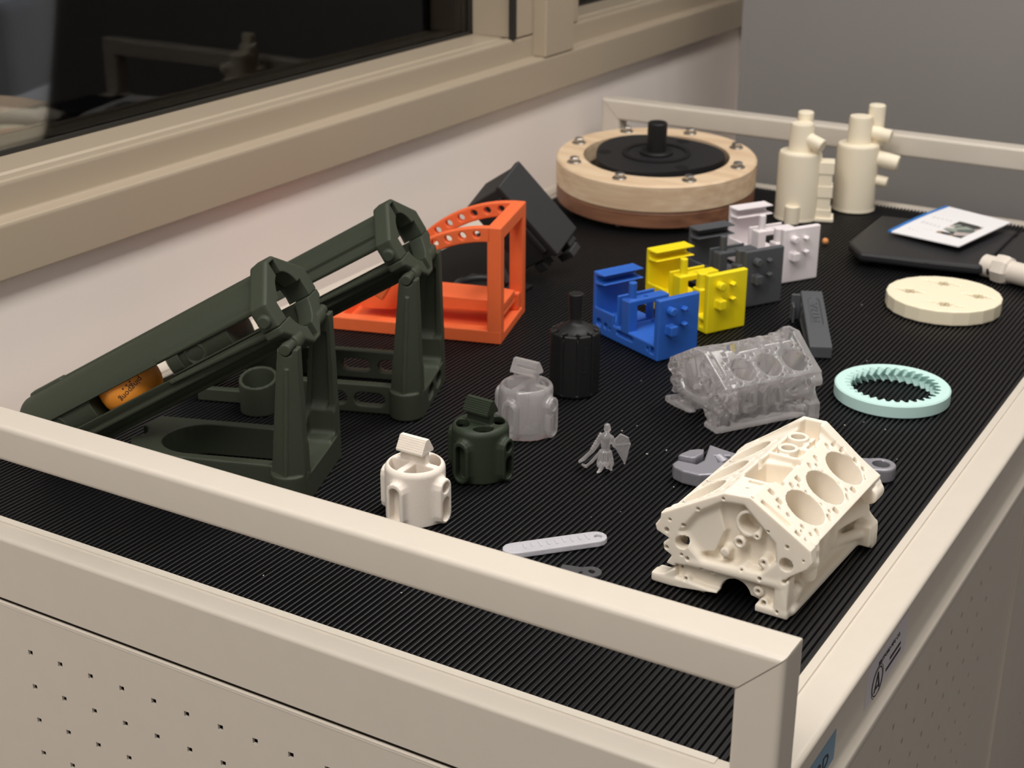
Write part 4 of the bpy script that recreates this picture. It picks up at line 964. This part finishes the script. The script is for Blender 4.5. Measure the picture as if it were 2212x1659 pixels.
# ================================================================== BEYOND THE PANE
tb = thing('work_table', 'pale grey table edge beyond the interior window, upper left', 'table', (-2190, 1830, -880))
obj('table_top', box((-360, -1500, 690), (0, 700, 730), 3), LAM, tb); obj('edge_band', box((-2, -1500, 640), (10, 700, 731), 2), LAM, tb)
for x in (-340, -40):
    for y in (-1400, 600): obj('leg', box((x-18, y-18, 0), (x+18, y+18, 690)), DKP, tb)
sl = thing('slim_shelf', 'narrow olive steel shelf end beyond the interior window', 'shelf', (-2190, 2780, -880))
obj('board', box((-200, -190, 690), (10, 210, 722), 3), OLV, sl)
for y in (-180, 200): obj('leg', box((-190, y-12, 0), (-166, y+12, 690)), DKP, sl)
# navy draped chair
nc = thing('navy_chair', 'navy cloth covered chair with a grey blue seat beyond the window', 'chair', (-1330, 1010, -880), 20)
obj('backrest', box((-150, -110, 500), (-70, 170, 960), 24), NAVY, nc, smooth=True); obj('seat', box((-140, -120, 770), (60, 110, 835), 22), GREYB, nc, smooth=True); obj('skirt', box((-130, -110, 300), (50, 110, 770), 20), NAVY, nc, smooth=True)
for x in (-110, 30):
    for y in (-90, 90): obj('leg', rod((x, y, 0), (x, y, 300), 14, 10), DKP, nc)
sk = thing('tan_stool', 'tan padded stool with rust piping close behind the pane', 'stool', (-950, 430, -880), 10)
obj('seat', lathe([(10, 870), (120, 872), (150, 885), (156, 905), (148, 925), (110, 938), (10, 942)], 32), TANC, sk, smooth=True, sharp=80)
obj('piping', lathe([(152+8*math.cos(R(a)), 905+8*math.sin(R(a))) for a in range(0, 360, 45)], 32, closed=True), RUST, sk, smooth=True)
obj('column', rod((0, 0, 20), (0, 0, 872), 26, 16), DKP, sk); obj('foot', rod((0, 0, 0), (0, 0, 22), 150, 24), DKP, sk)
for k, (x, y, z, w, d, hh, ang) in enumerate(((-1500, 1330, -880, 260, 240, 700, 15), (-1500, 1750, -880, 300, 200, 620, -10), (-1600, 2300, -880, 260, 300, 700, 8), (-1700, 820, -880, 300, 260, 560, 4))):
    mc = thing('machine_cabinet', ('dark machine cabinet beyond the pane, right of the navy chair', 'second dark machine cabinet beyond the pane from the navy chair', 'dark machine cabinet beyond the pane, nearest the mullion', 'dark machine cabinet beyond the pane, left of the navy chair')[k], 'machine', (x, y, z), ang, 'machines in the next room')
    obj('housing', box((-w/2, -d/2, 0), (w/2, d/2, hh), 12), DKP, mc); obj('door', box((w/2, -d/2+20, 60), (w/2+8, d/2-20, hh-140), 4), mat('machine_door_%d' % k, ((74, 70, 66), (60, 60, 58), (52, 52, 54), (44, 42, 40))[k], .5), mc)
    obj('handle', rod((w/2+18, -20, hh-90), (w/2+18, 50, hh-90), 7, 10), STEEL, mc, smooth=True); obj('spindle', rod((0, 0, hh), (0, 0, hh+150), 34, 16, 6), mat('machine_spindle_%d' % k, (70, 72, 64), .5), mc, smooth=True)
